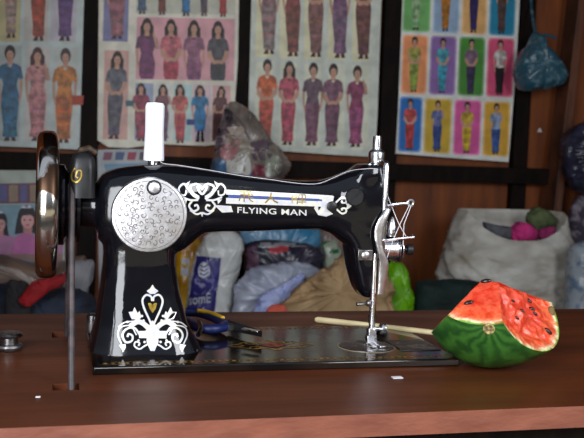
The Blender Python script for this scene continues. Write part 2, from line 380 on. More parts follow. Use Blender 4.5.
def trim_parts():
    # round engraved cover on the pillar
    c = W(149.5, 215, 51.); yf = 58.
    m = MB(); m.lathe([(37, 3), (37, -3.5), (36, -5), (33.5, -5.4), (.5, -5.9)], (c.x, 55, c.z), 'y', n=64)
    cov = m.build('round_cover', plated, SM)
    f = lambda x, y: Vector((c.x+x, 48.95, c.z+y))
    d = MB()
    rg = random.Random(3)
    for R0_, nn in ((28, 24), (22.5, 20), (17, 16), (11.5, 11), (6, 6)):
        for k in range(nn):
            a = 2*pi*(k+rg.uniform(-.25, .25))/nn; cx, cy = (R0_+rg.uniform(-1, 1))*cos(a), (R0_+rg.uniform(-1, 1))*sin(a)
            if abs(cx-4) < 8 and cy > 20: continue
            ribbon2d(d, spiral(cx, cy, rg.uniform(2.4, 3.4), .5, rg.uniform(0, 6), rg.uniform(.5, 1.2), rg.choice((1, -1)), 8), lambda t: .45+.5*sin(pi*t), f, n=2)
    ribbon2d(d, [(33.2*cos(a*pi/20), 33.2*sin(a*pi/20)) for a in range(41)], .6, f, n=2)
    for v in d.v: v.y = 55-5.9+.1*0+ (Vector((v.x-c.x, v.z-c.z)).length/33.5)*.5-.12
    d.build('engraving', engr, SM, smooth=False).parent = cov
    cov.children[0]['label'] = 'dark engraved scroll pattern'
    q = W(154, 187.5, 49)
    m = MB(); m.lathe([(6.2, 2), (6.2, -2), (5, -4.2), (1, -5)], (q.x, 50, q.z), 'y', n=24); m.build('cover_knob', plated, SM)
    m = MB(); m.torus((q.x, 48.6, q.z), 6.6, .8, 'y'); m.build('cover_knob_ring', iron, SM)
    # handwheel
    c = Vector((-43, YM, 151))
    m = MB(); pts = []
    n = 96; vs = []; fs = []; k = 20
    for i in range(n):
        a = 2*pi*i/n; e = Vector((0, cos(a), sin(a)))
        for j in range(k):
            b = 2*pi*j/k; vs.append(c+e*(63.5+9.5*math.copysign(abs(cos(b))**.8, cos(b)))+Vector((10.5*math.copysign(abs(sin(b))**.75, sin(b)), 0, 0)))
    for i in range(n):
        for j in range(k): fs.append((i*k+j, ((i+1) % n)*k+j, ((i+1) % n)*k+(j+1) % k, i*k+(j+1) % k))
    m.add(vs, fs); hw = m.build('handwheel', wornchrome, SM)
    for i in range(5):
        a = 2*pi*i/5+.3; e = Vector((0, cos(a), sin(a)))
        m = MB().tube([c+Vector((6, 0, 0))+e*14, c+Vector((2, 0, 0))+e*36, c+e*58], [7, 5.5, 6]); m.build('wheel_spoke', iron, SM).parent = hw
    m = MB(); m.lathe([(1, -50), (14, -50), (16, -48), (18, -44), (38, -36), (40, -33), (40, -27), (33, -24), (33, -16), (38, -15), (38, -12), (22, -12)], (0, YM, 151), 'x', n=48)
    m.build('wheel_hub', enamel, SM)
    m = MB(); m.lathe([(10, -49), (11, -50), (11, -52), (8, -52.6), (1, -52.8)], (0, YM, 151), 'x', n=30); m.build('clutch_knob', iron, SM)
    # bobbin winder
    m = MB(); a = W(70, 198, 70); b = W(97, 151, 70)
    m.loft([[Vector((x, y, z)) for x, y in sup((a.x+b.x)/2-1, 72, (b.x-a.x)/2-t, 20-t, 4)] for z, t in ((160, 0), (188, 0), (197, 1), (202, 4), (205, 9))])
    bw = m.build('bobbin_winder', iron, SM)
    B2 = bvh_of(bw); f = lambda x, y: stick(B2, x, y, .3, 50)
    d = MB(); ribbon2d(d, [(75, 168), (72, 174), (72.5, 180), (77, 182), (81, 177), (81, 171), (77.5, 171), (76, 176), (78, 178)], 1.5, f)
    o = d.build('emblem', gold, SM, smooth=False); o.parent = bw; o['label'] = 'small yellow looped emblem'
    m = MB(); m.tube([(-14, 66, 198), (-13, 62, 206), (-5, 60, 208), (2, 62, 204)], 3.2, n=10); m.build('winder_lever', mat('rusty_iron', s2l(74, 52, 26), .6, col2=s2l(36, 26, 18), scale=120), SM)
    m = MB(); m.lathe([(5, -3), (6, 0), (6, 16), (4, 18)], W(92, 330, 140)*1.0, 'z', n=20); o = m.build('tilt_pin', steel, SM)
    # spool pin
    m = MB(); m.lathe([(6, -2), (6, 1.5), (2.2, 2.5), (2.2, 52), (1, 55)], (60.5, YM, 195.5), 'z', n=20); m.build('spool_pin', chrome, SM)
    # presser regulator post
    x = 298.5
    m = MB(); m.lathe([(8.6, -1), (9, 1), (9, 10), (8, 12), (5, 14)], (x, YM, 203), 'z', n=30); m.build('regulator_collar', chrome, SM)
    m = MB(); m.lathe([(4.8, 13), (4.8, 25), (4.4, 28), (1, 28.4)], (x, YM, 203), 'z', n=24); m.build('regulator_post', chrome, SM)
    # face plate
    m = MB(); m.loft([[Vector((xx, y, z)) for xx, y in sup(302, YM, 6.2+e, d, 2.4)] for z, d, e in ((104, 22, 0), (112, 24, 0), (150, 25, 0), (198, 26, 0), (203, 24, -.4), (205, 20, -1))])
    m.build('face_plate', chrome, SM)
    # thread guard, a bent strip down the front of the head
    m = MB(); pts = smoothpts([W(388, 209, 62), W(384, 217, 60), W(379.5, 228, 60), W(378.5, 240, 60), W(381, 252, 60), W(384, 262, 61), W(383, 276, 62), W(381, 294, 63)], 6)
    rings = []
    for i, p in enumerate(pts):
        w = 3.6+1.3*sin(pi*i/len(pts)*2.0)**2
        rings.append([p+Vector((a*w, b*1.4, 0)) for a, b in ((-1, -.4), (-.6, -1), (.6, -1), (1, -.4), (1, 1), (-1, 1))])
    m.loft(rings); m.build('thread_guard', mat('satin_chrome', (.55, .53, .52), .36, 1., bump=.25, bscale=90), SM, angle=60)
    # take-up lever
    m = MB(); a = W(388, 206, 74); b = W(406, 203.5, 74)
    pp = smoothpts([a+Vector((-6, 10, -2)), a, (a+b)/2+Vector((0, 0, .5)), b], 4); m.tube(pp, [3.4-1.6*i/(len(pp)-1) for i in range(len(pp))]); m.torus(W(410.5, 203, 74), 3.2, 1.6, 'y')
    m.build('take_up_lever', chrome, SM)
    # tension assembly
    ax = W(384, 250, 74); 
    m = MB(); m.lathe([(11, 0), (13, 1), (13, 4), (12, 5), (12, 17), (13, 18), (13, 19), (5, 19)], (ax.x-4, ax.y+6, ax.z), 'x', n=32); m.build('tension_barrel', chrome, SM)
    m = MB()
    for q in (0, 3.2): m.lathe([(2, 0), (14, 0), (14, .6), (12.5, 1.6), (2, 1.6)], (ax.x+16+q, ax.y+6, ax.z), 'x', n=32)
    m.build('tension_discs', chrome, SM)
    m = MB(); m.lathe([(3, 0), (3, 8)], (ax.x+20, ax.y+6, ax.z), 'x', n=16); m.lathe([(5, 0), (6, 1), (6, 6), (4.4, 7.4), (1, 8)], (ax.x+28, ax.y+6, ax.z), 'x', n=18)
    m.build('tension_knob', iron, SM)
    m = MB(); m.tube([W(381, 240.5, 62), W(412, 237.5, 62)], 1.3, n=8); m.ball(W(413, 237.3, 62), 2.4, 8); m.build('thread_guide_pin', chrome, SM)
    m = MB(); p = W(392, 228, 84); m.lathe([(5, -9), (6, -5), (5, 2), (2.5, 10), (1, 12)], p, 'z', n=18); m.build('check_spring_cover', chrome, SM)
    # small plate with screw on head
    a = W(357, 260.5, 65); b = W(372.5, 249.5, 65)
    m = MB().box(a.x, 62.5, a.z, b.x, 68, b.z); pl = m.build('screw_plate', steel, SM, bevel=.8)
    c = (a+b)/2; m = MB(); m.lathe([(4, 0), (4, -1.6), (3, -2.2)], (c.x, 62.5, c.z), 'y', n=20); sc = m.build('screw', chrome, SM); sc.parent = pl
    # round screw cap on the arm
    c = W(355, 197, 62)
    m = MB(); m.lathe([(9.6, 4), (9.6, -1.4), (8.6, -2.4), (.5, -2.6)], (c.x, 63, c.z), 'y', n=32); cap = m.build('round_screw', iron, SM)
    m = MB().bar((c.x-5, 60.2, c.z-6), (c.x+5, 60.2, c.z+6), 1.3, .5, (0, 1, 0)); m.build('screw_slot', iron, SM).parent = cap
    m = MB(); m.ball(W(369.5, 164.5, 70), 2.2, 8); m.build('thread_stud', chrome, SM)
    m = MB(); m.lathe([(5.5, 2), (5.5, -3), (4.5, -3.6), (1, -3.8)], (W(332, 206.5, 66).x, 68, W(332, 206.5, 66).z), 'y', n=20); m.build('thread_guide_screw', iron, SM)
    # bars, needle, foot
    x = W(374.5, 300).x; Y = 69.
    px = W(373, 300, Y).x
    m = MB(); m.lathe([(3.6, 0), (3.6, 85)], (px, Y, 22), 'z', n=20); m.build('presser_bar', chrome, SM)
    m = MB(); m.lathe([(3, 0), (3, 70)], (px+5.2, Y+14, 36), 'z', n=20); m.lathe([(5, 0), (5, 9)], (px+5.2, Y+14, 30), 'z', n=20); m.build('needle_bar', chrome, SM)
    m = MB(); m.lathe([(.4, 0), (.9, 6), (.9, 24)], (px+5.2, Y+14, 12), 'z', n=8); m.build('needle', steel, SM)
    c = W(381, 328, Y)
    m = MB(); m.lathe([(2, -7), (2, 0), (5.6, 0), (6, 1.5), (6, 5), (4.6, 6)], (c.x-2, Y-4, c.z), 'x', n=20); m.build('clamp_screw', chrome, SM)
    c = W(357, 303.5, Y)
    m = MB(); m.tube([(c.x-1, Y-2, c.z-.5), (c.x+7, Y-2, c.z), (px, Y, c.z+.5)], [2.2, 1.3, 2.2], n=10); m.ball((px-6, Y-4, c.z+1), 3.6, 8); m.build('presser_lever', steel, SM)
    m = MB(); m.box(px-4.4, Y-4, 17, px+4.4, Y+5, 27); m.box(px-6, Y-22, BEDZ+1.5, px-.8, Y+8, BEDZ+4); m.box(px+2, Y-22, BEDZ+1.5, px+9, Y+8, BEDZ+4)
    m.box(px-5, Y-2, BEDZ+3, px+6, Y+6, 19); m.build('presser_foot', chrome, SM, bevel=.7)
trim_parts()

def transfers():
    f = fB
    # lettering band on the arm
    d = MB(); n = 26
    def band(x0, x1, yt0, yb0, yt1, yb1, mb, nx=26, ny=2):
        vs = []
        for i in range(nx+1):
            t = i/nx; x = x0+(x1-x0)*t
            for j in range(ny+1):
                a = yt0+(yt1-yt0)*t; b = yb0+(yb1-yb0)*t; vs.append(f(x, a+(b-a)*j/ny))
        mb.add(vs, [(i*(ny+1)+j, (i+1)*(ny+1)+j, (i+1)*(ny+1)+j+1, i*(ny+1)+j+1) for i in range(nx) for j in range(ny)])
    band(226, 333, 189.6, 194.5, 195.6, 199.5, d); band(226, 322, 197.8, 203.6, 201.4, 206.6, d)
    poly2d(d, [(214, 205), (231, 206), (233, 212), (222, 212.5)], f)
    poly2d(d, [(314, 208), (320, 198), (334, 196), (333, 201), (326, 208), (333, 214), (326, 216.5), (318, 215)], f)
    # scroll work left of the band
    for s in (-1, 1):
        X = lambda v: 202+s*v
        ribbon2d(d, [(X(3), 199), (X(9), 195), (X(13), 190), (X(18), 184), (X(23), 188), (X(22), 194), (X(17), 195), (X(16), 190.5)], lambda t: 2.6-1.2*t, f)
        ribbon2d(d, [(X(1), 187), (X(6), 184), (X(12), 187), (X(9), 193), (X(3), 197)], 2., f)
        ribbon2d(d, [(X(20), 197), (X(12), 200), (X(4), 200)], 2., f)
        ribbon2d(d, [(X(10), 201), (X(13), 206), (X(9), 211), (X(4), 209), (X(5), 205), (X(8), 206)], 2.0, f)
        ribbon2d(d, [(X(12), 210), (X(6), 214), (X(1), 213)], 1.8, f)
        poly2d(d, [(X(14), 186), (X(12), 181), (X(18), 184.5)], f)
        poly2d(d, [(X(15), 199), (X(20), 199.5), (X(16), 204)], f)
    ribbon2d(d, [(197, 186), (199, 191), (202, 194), (205, 191), (207, 186)], 2.2, f); disc2d(d, 202, 188, 1.6, 1.6, f); poly2d(d, [(200, 212), (204, 212), (202, 217)], f)
    # scroll work right of the band
    for s in (-1, 1):
        X = lambda v: 205.5+s*v
        ribbon2d(d, [(334, X(1.2)), (338, X(5)), (342, X(8)), (346, X(6.5)), (345.5, X(3)), (342, X(3)), (342, X(5))], 1.8, f)
    poly2d(d, [(345, 202), (352, 206), (345, 211), (347, 206)], f)
    d.build('arm_transfer', silver, SM, smooth=False)
    b = MB(); band(228, 322, 194.9, 197.4, 199.4, 201.2, b, ny=1); b.build('blue_stripe', bluetr, SM, smooth=False)
    f2 = lambda x, y: stick(BV, x, y, .55)
    t = MB(); text2d(t, 'FLYING MAN', 236.5, 212.6, 8.2, f2, slope=.042, sx=1.42, bold=True, spacing=1.05); t.build('lettering', silver, SM, smooth=False)
    # three brush characters on the band, traced strokes
    t = MB()
    def strokes(cx, cy, L, w=1.0):
        for st in L: ribbon2d(t, [(cx+a, cy+b) for a, b in st], w, f2, n=2)
    strokes(246, 196.8, [[(-7, -5), (5, -5)], [(-6, -2), (4, -2)], [(-7, 1), (7, 1)], [(-7, 4), (-6, 1)], [(-2, -5), (-2, 5)], [(2, -5), (3, 2), (7, 5)], [(5, -3), (7, -1)]])
    strokes(271, 197.8, [[(0, -5), (-1, 0), (-6, 5)], [(-.5, -1), (3, 3), (7, 5)]], 1.4)
    strokes(298, 199, [[(-6, -4), (-6, 4)], [(-6, -1), (-1, -1)], [(-2, -5), (-2, 1)], [(-5, 1), (-1, 1), (-1, 5)], [(1, -4), (7, -4), (7, 0), (1, 0), (1, -4)], [(4, -4), (4, 5)], [(0, 3), (8, 3)]])
    t.build('characters', gold, SM, smooth=False)
    # pillar ornament
    d = MB(); cx = 152.5
    for s in (-1, 1):
        X = lambda v: cx+s*v
        ribbon2d(d, [(X(0), 327), (X(4), 318), (X(8.5), 308), (X(10), 300), (X(6.5), 295), (X(1.5), 296.5), (X(.5), 301)], 2.0, f)
        ribbon2d(d, [(X(-1), 321), (X(3), 327), (X(7), 333)], 2.6, f)
        ribbon2d(d, [(X(4), 328), (X(10), 323), (X(16), 322), (X(23), 327)], 5.0, f)
        ribbon2d(d, [(X(12), 336), (X(18), 328), (X(26), 329), (X(30), 335), (X(27), 342), (X(21), 341), (X(20), 336), (X(24), 334), (X(25), 337)], 2.0, f)
        ribbon2d(d, [(X(16), 335), (X(22), 326), (X(32), 327.5), (X(34.5), 335), (X(31), 344)], 1.3, f)
        ribbon2d(d, [(X(2), 343), (X(8), 346), (X(13), 349), (X(18), 346), (X(17), 342), (X(13), 343), (X(14), 346)], 1.7, f)
        poly2d(d, [(X(11), 317), (X(13), 311), (X(15), 313), (X(18), 307), (X(20), 311.5), (X(24), 312), (X(21), 319), (X(14), 320)], f)
        poly2d(d, [(X(27), 344), (X(33.5), 345), (X(31), 349), (X(29.5), 352.5), (X(27), 348)], f)
        for p in ((13, 305.5), (16, 304)): pass
        for p in ((10.5, 316), (9, 320.5), (25, 322), (22, 324), (14, 340.5), (8, 342), (8, 325)): disc2d(d, X(p[0]), p[1], 1.3, 1.3, f, 8)
        ribbon2d(d, [(X(18), 321), (X(28), 322.5), (X(34), 327)], 1.2, f)
    poly2d(d, [(cx-2.2, 294), (cx-6, 291), (cx-2.5, 288.5), (cx, 284.5), (cx+2.5, 288.5), (cx+6, 291), (cx+2.2, 294)], f)
    band(139, 166.5, 331, 338, 331, 338.5, d, 6, 1)
    poly2d(d, [(cx-5, 330), (cx, 323), (cx+5, 330), (cx+6, 342), (cx+2, 351), (cx-2, 351), (cx-6, 342)], f)
    d.build('pillar_transfer', silver, SM, smooth=False)
    g = MB(); poly2d(g, [(cx-4.5, 303), (cx-1.5, 303), (cx, 305), (cx+1.5, 303), (cx+4.5, 303), (cx+3, 309), (cx, 313), (cx-3, 309)], f); g.build('heart_transfer', gold, SM, smooth=False)
transfers()

# spool and thread
m = MB(); m.lathe([(3, 0), (10.3, 0), (10.4, 2), (9.4, 30), (9.6, 55), (8.2, 58), (2.4, 58.4)], (60.5, YM, 197.4), 'z', n=40)
tag(m.build('thread_spool', spool_m), 'tall white spool of thread standing on top of the black sewing machine', 'thread spool')
m = MB(); pts = []
for x, y in ((162, 163), (180, 166), (205, 170), (240, 176), (270, 180), (300, 184), (318, 184), (332, 179), (348, 172), (362, 169.5), (376, 169), (384, 172)):
    p = stick(BV, x, y, .6, 75); pts.append(p)
pts = [Vector((68, 82, 200))]+pts
m.tube(smoothpts(pts, 5), .3, n=6)
m.tube(smoothpts([pts[-1], W(386, 190, 63), W(392, 207, 72), W(399, 224, 66), W(407, 238, 66)], 4), .4, n=6)
m.tube([W(409, 206, 72), W(401, 222, 66), W(394, 238, 62)], .4, n=6); m.tube([W(411, 206, 72), W(404, 224, 70), W(403, 246, 64)], .4, n=6)
m.tube(smoothpts([W(394, 238, 62), W(389, 252, 62), W(386, 262, 62)], 4), .3, n=6)
tag(m.build('sewing_thread', thread_m), 'fine white thread running along the machine arm through the tension discs', 'thread')

# drive belt
Rb = 36.; bx = -20.
pts = [Vector((bx, -58, -60)), Vector((bx, -40, 0)), Vector((bx, YM-Rb-1, 140))]
pts += [Vector((bx, YM-Rb*cos(a*pi/12), 151+Rb*sin(a*pi/12))) for a in range(0, 13)]
pts += [Vector((bx, YM+Rb+1, 140)), Vector((bx, 186, 0)), Vector((bx, 200, -60))]
tag(MB().tube(pts, 3.1, n=12).build('drive_belt', beltm), 'grey round leather belt dropping from the hand wheel through the table', 'belt')

# chopstick
a = G(316, 319.5, 3); b = Vector((378, 168, BEDZ+4.)); a = Vector((a.x, max(a.y, 196), 3.4)); a = G(316, 320, 12)
p0 = G(316, 319.5, 4); p1 = G(434, 332.5, BEDZ+4)
p0.y = min(p0.y, 300)
m = MB(); m.tube([p0, p0+(p1-p0)*.02, p1], [2.8, 3.8, 3.0], n=14)
tag(m.build('chopstick', mat('pale_wood', s2l(232, 216, 170), .6, col2=s2l(214, 196, 150), scale=30, stretch=(1, 1, 1))), 'pale round wooden stick lying on the table behind the needle', 'stick')

# metal bobbin
c = G(9, 350, 0)
m = MB(); m.lathe([(9, 0), (13, 1), (14, 4), (13, 6), (9, 7), (9, 13), (13, 14), (14, 16), (12, 18), (5, 18.5)], (c.x, c.y, 0), 'z', n=32)
tag(m.build('metal_bobbin', steel), 'small shiny steel bobbin lying on the table left of the belt', 'bobbin')
# a white chip stands in for the bed lip's highlight, plus one crumb
for (x, y, s_, lab) in ((397, 377, 5, 'white chip painting in the highlight below the front lip of the bed'), (38, 396.5, 2, 'tiny pale crumb on the table front left of the belt')):
    c = G(x, y, .7); m = MB().box(c.x-s_, c.y-s_*.8, 0, c.x+s_, c.y+s_*.6, .9)
    tag(m.build('lip_highlight_chip' if s_ > 3 else 'crumb', thread_m, smooth=False, bevel=.3), lab, 'scrap')

# scissors / pliers with blue and yellow grips behind the pillar
def cutter():
    bl = mat('blue_grip', s2l(16, 28, 78), .45); ye = mat('yellow_grip', s2l(200, 160, 40), .45)
    c0 = G(222, 330, 12)
    r = empty('pliers', (c0.x, c0.y, BEDZ), 'steel pliers with blue and yellow grips lying behind the machine pillar', 'pliers')
    Z = BEDZ+9
    P = lambda x, y, z=Z: G(x, y, z)
    m = MB(); m.tube(smoothpts([P(186, 312), P(200, 313), P(214, 318), P(226, 325)], 5), 5.2, n=12); g = m.build('handle', bl, r)
    m = MB(); m.tube(smoothpts([P(198, 310.5, Z+5), P(210, 312.5, Z+5), P(223, 318, Z+5)], 5), 2.4, n=10); s = m.build('grip_stripe', ye, r); s.parent = g
    s['label'] = 'yellow stripe on the upper handle'
    m = MB(); m.tube(smoothpts([P(188, 322), P(200, 328), P(214, 329), P(226, 327)], 5), 5, n=12); m.build('handle', bl, r)
    m = MB(); m.lathe([(9, -4), (10, -3), (10, 3), (9, 4)], P(229, 326), 'z', n=24); m.build('pivot', iron, r)
    m = MB(); a, b = P(229, 325), P(261, 333.5)
    rings = []
    for i in range(9):
        t = i/8; p = a+(b-a)*t; w = 8.5-3.5*t; h = 5.5-2*t
        rings.append([p+Vector((0, y, z)) for y, z in sup(0, 0, w, h, 3, 16)])
    m.loft(rings); m.build('jaw', iron, r)
    m = MB(); a, b = P(243, 328.5, Z+5), P(259, 331.5, Z+4.5); m.bar(a, b, 7, 1.5, bevel=0) if False else m.bar(a, b, 7, 1.5)
    m.build('jaw_face', chrome, r, bevel=.3)
    c = P(201, 331); m = MB(); m.tube(smoothpts([P(199, 322, BEDZ+16), P(201, 328, BEDZ+12), P(198, 335, BEDZ+7)], 5), 2.6, n=12); m.build('spring', chrome, r)
cutter()

# ---------------------------------------------------------------- watermelon
def melon():
    global rindm
    R_ = 69.5; C = G(491, 299, R_-.3)
    root = empty('watermelon_piece', (C.x, C.y, 0), 'cut chunk of watermelon, green rind and red flesh, at the right of the table', 'watermelon')
    def hitS(x, y):
        d = ray(x, y); oc = CAM-C; b = oc.dot(d); c = oc.dot(oc)-R_*R_; q = b*b-c
        if q < 0: return CAM+d*(-b)
        return CAM+d*(-b-sqrt(q))
    pole = (hitS(489, 327)-C).normalized()
    # rind material: stripes radiating from the blossom end
    m = bpy.data.materials.new('watermelon_rind'); m.use_nodes = True; N = m.node_tree.nodes; L = m.node_tree.links; b = N['Principled BSDF']
    b.inputs['Roughness'].default_value = .32
    tc = N.new('ShaderNodeTexCoord')
    sub = N.new('ShaderNodeVectorMath'); sub.operation = 'SUBTRACT'; sub.inputs[1].default_value = (0, 0, C.z*.001); L.new(tc.outputs['Object'], sub.inputs[0])
    e1 = pole.orthogonal().normalized(); e2 = pole.cross(e1)
    def dot(v):
        q = N.new('ShaderNodeVectorMath'); q.operation = 'DOT_PRODUCT'; q.inputs[1].default_value = v; L.new(sub.outputs[0], q.inputs[0]); return q.outputs['Value']
    at = N.new('ShaderNodeMath'); at.operation = 'ARCTAN2'; L.new(dot(e1), at.inputs[0]); L.new(dot(e2), at.inputs[1])
    nz = N.new('ShaderNodeTexNoise'); nz.inputs['Scale'].default_value = 55; nz.inputs['Detail'].default_value = 5; L.new(tc.outputs['Object'], nz.inputs[0])
    ad = N.new('ShaderNodeMath'); ad.operation = 'MULTIPLY_ADD'; ad.inputs[1].default_value = .9; L.new(nz.outputs[0], ad.inputs[0]); L.new(at.outputs[0], ad.inputs[2])
    ml = N.new('ShaderNodeMath'); ml.operation = 'MULTIPLY'; ml.inputs[1].default_value = 13; L.new(ad.outputs[0], ml.inputs[0])
    si = N.new('ShaderNodeMath'); si.operation = 'SINE'; L.new(ml.outputs[0], si.inputs[0])
    nz2 = N.new('ShaderNodeTexNoise'); nz2.inputs['Scale'].default_value = 90; L.new(tc.outputs['Object'], nz2.inputs[0])
    mu = N.new('ShaderNodeMath'); mu.operation = 'MULTIPLY_ADD'; mu.inputs[1].default_value = 1.6; L.new(nz2.outputs[0], mu.inputs[0]); L.new(si.outputs[0], mu.inputs[2])
    rp = N.new('ShaderNodeValToRGB'); rp.color_ramp.elements[0].position = .1; rp.color_ramp.elements[0].color = (*s2l(18, 58, 24), 1)
    rp.color_ramp.elements[1].position = 1; rp.color_ramp.elements[1].color = (*s2l(66, 120, 44), 1)
    mr = N.new('ShaderNodeMapRange'); mr.inputs[1].default_value = -1.4; mr.inputs[2].default_value = 3.0; L.new(mu.outputs[0], mr.inputs[0]); L.new(mr.outputs[0], rp.inputs[0])
    L.new(rp.outputs[0], b.inputs['Base Color']); rindm = m
    # flesh material: colour by distance from the melon's centre
    m = bpy.data.materials.new('watermelon_flesh'); m.use_nodes = True; N = m.node_tree.nodes; L = m.node_tree.links; b = N['Principled BSDF']
    b.inputs['Roughness'].default_value = .3; b.inputs['Subsurface Weight'].default_value = .25; b.inputs['Subsurface Scale'].default_value = .008
    tc = N.new('ShaderNodeTexCoord'); sub = N.new('ShaderNodeAttribute'); sub.attribute_name = 'rad'
    nz = N.new('ShaderNodeTexNoise'); nz.inputs['Scale'].default_value = 60; nz.inputs['Detail'].default_value = 4; L.new(tc.outputs['Object'], nz.inputs[0])
    ad = N.new('ShaderNodeMath'); ad.operation = 'MULTIPLY_ADD'; ad.inputs[1].default_value = .010; L.new(nz.outputs[0], ad.inputs[0]); L.new(sub.outputs['Fac'], ad.inputs[2])
    mr = N.new('ShaderNodeMapRange'); mr.inputs[1].default_value = .050; mr.inputs[2].default_value = .0745; L.new(ad.outputs[0], mr.inputs[0])
    rp = N.new('ShaderNodeValToRGB'); E = rp.color_ramp.elements
    E[0].position = 0; E[0].color = (*s2l(222, 84, 58), 1); E[1].position = 1; E[1].color = (*s2l(120, 165, 70), 1)
    for p, c in ((.62, s2l(230, 104, 62)), (.78, s2l(240, 136, 98)), (.88, s2l(240, 226, 190)), (.95, s2l(215, 225, 150))):
        e = E.new(p); e.color = (*c, 1)
    L.new(mr.outputs[0], rp.inputs[0])
    nb = N.new('ShaderNodeTexNoise'); nb.inputs['Scale'].default_value = 130; nb.inputs['Detail'].default_value = 4; L.new(tc.outputs['Object'], nb.inputs[0])
    mx = N.new('ShaderNodeMix'); mx.data_type = 'RGBA'; mx.blend_type = 'MULTIPLY'; mx.inputs[7].default_value = (*s2l(235, 170, 150), 1)
    mr2 = N.new('ShaderNodeMapRange'); mr2.inputs[1].default_value = .42; mr2.inputs[2].default_value = .62; L.new(nb.outputs[0], mr2.inputs[0]); L.new(mr2.outputs[0], mx.inputs[0]); L.new(rp.outputs[0], mx.inputs[6]); L.new(mx.outputs[2], b.inputs['Base Color'])
    bp = N.new('ShaderNodeBump'); bp.inputs['Strength'].default_value = .5; bp.inputs['Distance'].default_value = .004; L.new(nb.outputs[0], bp.inputs['Height']); L.new(bp.outputs[0], b.inputs['Normal'])
    flesh = m
    bm = bmesh.new(); bmesh.ops.create_uvsphere(bm, u_segments=96, v_segments=64, radius=R_); bmesh.ops.translate(bm, verts=bm.verts, vec=C)
    R0 = hitS(503, 323.5); deep = lambda x, y, k: CAM+ray(x, y)*((C-CAM).dot(fw)/ray(x, y).dot(fw)+k)
    R1 = deep(486.5, 281, -52)
    def pl(a, b2, c):
        n = (b2-a).cross(c-a).normalized()
        return a, n
    Ra = deep(486.5, 281, -22); A = pl(hitS(447, 315.5), R0, Ra); Lw = hitS(530.5, 350); B = pl(R0, Lw, R1)
    dE = ray(553, 309.5); E1 = CAM+dE*((R0-CAM).dot(B[1])/dE.dot(B[1]))
    mid = ((Ra+E1)/2-CAM).normalized()
    Dp = pl(Ra, E1, Ra+mid*60-Vector((0, 0, 14)))
    Cc = pl(deep(427.5, 336, -30), deep(481, 281, -5), deep(427.5, 336, 60))
    out = []
    for (pt, n), side in ((A, Vector((-.5, -.5, 1))), (B, Vector((.6, -.5, 1))), (Cc, Vector((-1, 0, .7))), (Dp, Vector((.2, .2, 1)))):
        if n.dot(side) < 0: n = -n
        g = bmesh.ops.bisect_plane(bm, geom=bm.verts[:]+bm.edges[:]+bm.faces[:], plane_co=pt, plane_no=n, clear_outer=True)
        ed = [e for e in g['geom_cut'] if isinstance(e, bmesh.types.BMEdge)]
        bmesh.ops.holes_fill(bm, edges=ed); out.append((pt, n))
    flat = []; rind = []
    for f in bm.faces:
        on = any(all(abs((v.co-p).dot(n)) < .05 for v in f.verts) for p, n in out)
        (flat if on else rind).append(f)
    st = lambda p: p+rt0*max(0, (p-C).dot(rt0)-18)*.34
    mb = MB(); mb.add([st(v.co) for v in bm.verts], [[v.index for v in f.verts] for f in rind]) if bm.verts.index_update() is None else None
    rd = mb.build('rind', rindm, root, angle=40)
    # cut faces, triangulated finely and roughened
    fb = bmesh.new(); mp_ = {}
    for f in flat:
        vs = []
        for v in f.verts:
            if v.index not in mp_: mp_[v.index] = fb.verts.new(v.co)
            vs.append(mp_[v.index])
        fb.faces.new(vs)
    bmesh.ops.triangulate(fb, faces=fb.faces)
    for it in range(6):
        le = [e for e in fb.edges if e.calc_length() > 3.0]
        if not le: break
        bmesh.ops.subdivide_edges(fb, edges=le, cuts=1); bmesh.ops.triangulate(fb, faces=[f for f in fb.faces if len(f.verts) > 3])
    rb = out[1]
    for v in fb.verts:
        d = (v.co-C).length
        if d < R_-2:
            k = min(1, (R_-2-d)/12)
            onB = abs((v.co-rb[0]).dot(rb[1])) < .05
            n = noise.noise(v.co*.06)*1.0+noise.noise(v.co*.15)*.5
            v.co += (rb[1] if onB else out[0][1])*n*k*(5.5 if onB else 1.2)-(rb[1]*k*3 if onB else Vector())
    mb = MB(); fb.verts.index_update(); rads = [(v.co-C).length for v in fb.verts]; mb.add([st(v.co) for v in fb.verts], [[v.index for v in f.verts] for f in fb.faces])
    fl = mb.build('flesh', flesh, root, angle=60); bv = bvh_of(fl); bvr = bvh_of(rd)
    ra = fl.data.attributes.new('rad', 'FLOAT', 'POINT'); ra.data.foreach_set('value', [v*.001 for v in rads])
    sd = mat('dark_seed', s2l(38, 20, 16), .3)
    for x, y, a, s_ in ((469, 303, -.3, 1.1), (486, 281.5, .2, 1.2), (529, 301, .9, .8), (532, 309, .7, .8), (517, 318, .5, .6), (548, 331.5, .7, 1.1), (522, 311, .9, .7), (535, 314, .8, .7), (513, 301, .4, .5)):
        p = stick(bv, x, y, .4, C.y); q = MB(); q.ball((0, 0, 0), 3.6*s_, 8, (1.25, .55, .6))
        n = bv.find_nearest(p)[1]; n = n if n.dot(fw) < 0 else -n
        ex = (rt*cos(a)-up*sin(a)); ex = (ex-n*ex.dot(n)).normalized(); ey = n.cross(ex)
        q.v = [p+ex*v.x+ey*v.z+n*v.y for v in q.v]
        so = q.build('seed', sd, root); so.parent = fl
    p = stick(bvr, 489, 329, .2); n = pole; q = MB()
    ax = (pole.orthogonal().normalized(),); e1 = ax[0]; e2 = n.cross(e1)
    q.lathe([(5.6, -1), (5.6, .2), (4.6, .9), (3.2, .5), (2.2, -.1), (1.2, .7), (.1, .9)], p, (e1, e2, n), n=24)
    q.build('blossom_scar', mat('scar', s2l(176, 160, 96), .7, col2=s2l(110, 88, 60), scale=300), root)
    q = MB(); c = stick(bv, 551.5, 311.5, -1, C.y+30); q.lathe([(4, -3), (4.2, 0), (3, 5), (1, 6)], c, 'z', n=12); q.build('stem_end', mat('stem', s2l(110, 92, 50), .8), root)
melon()

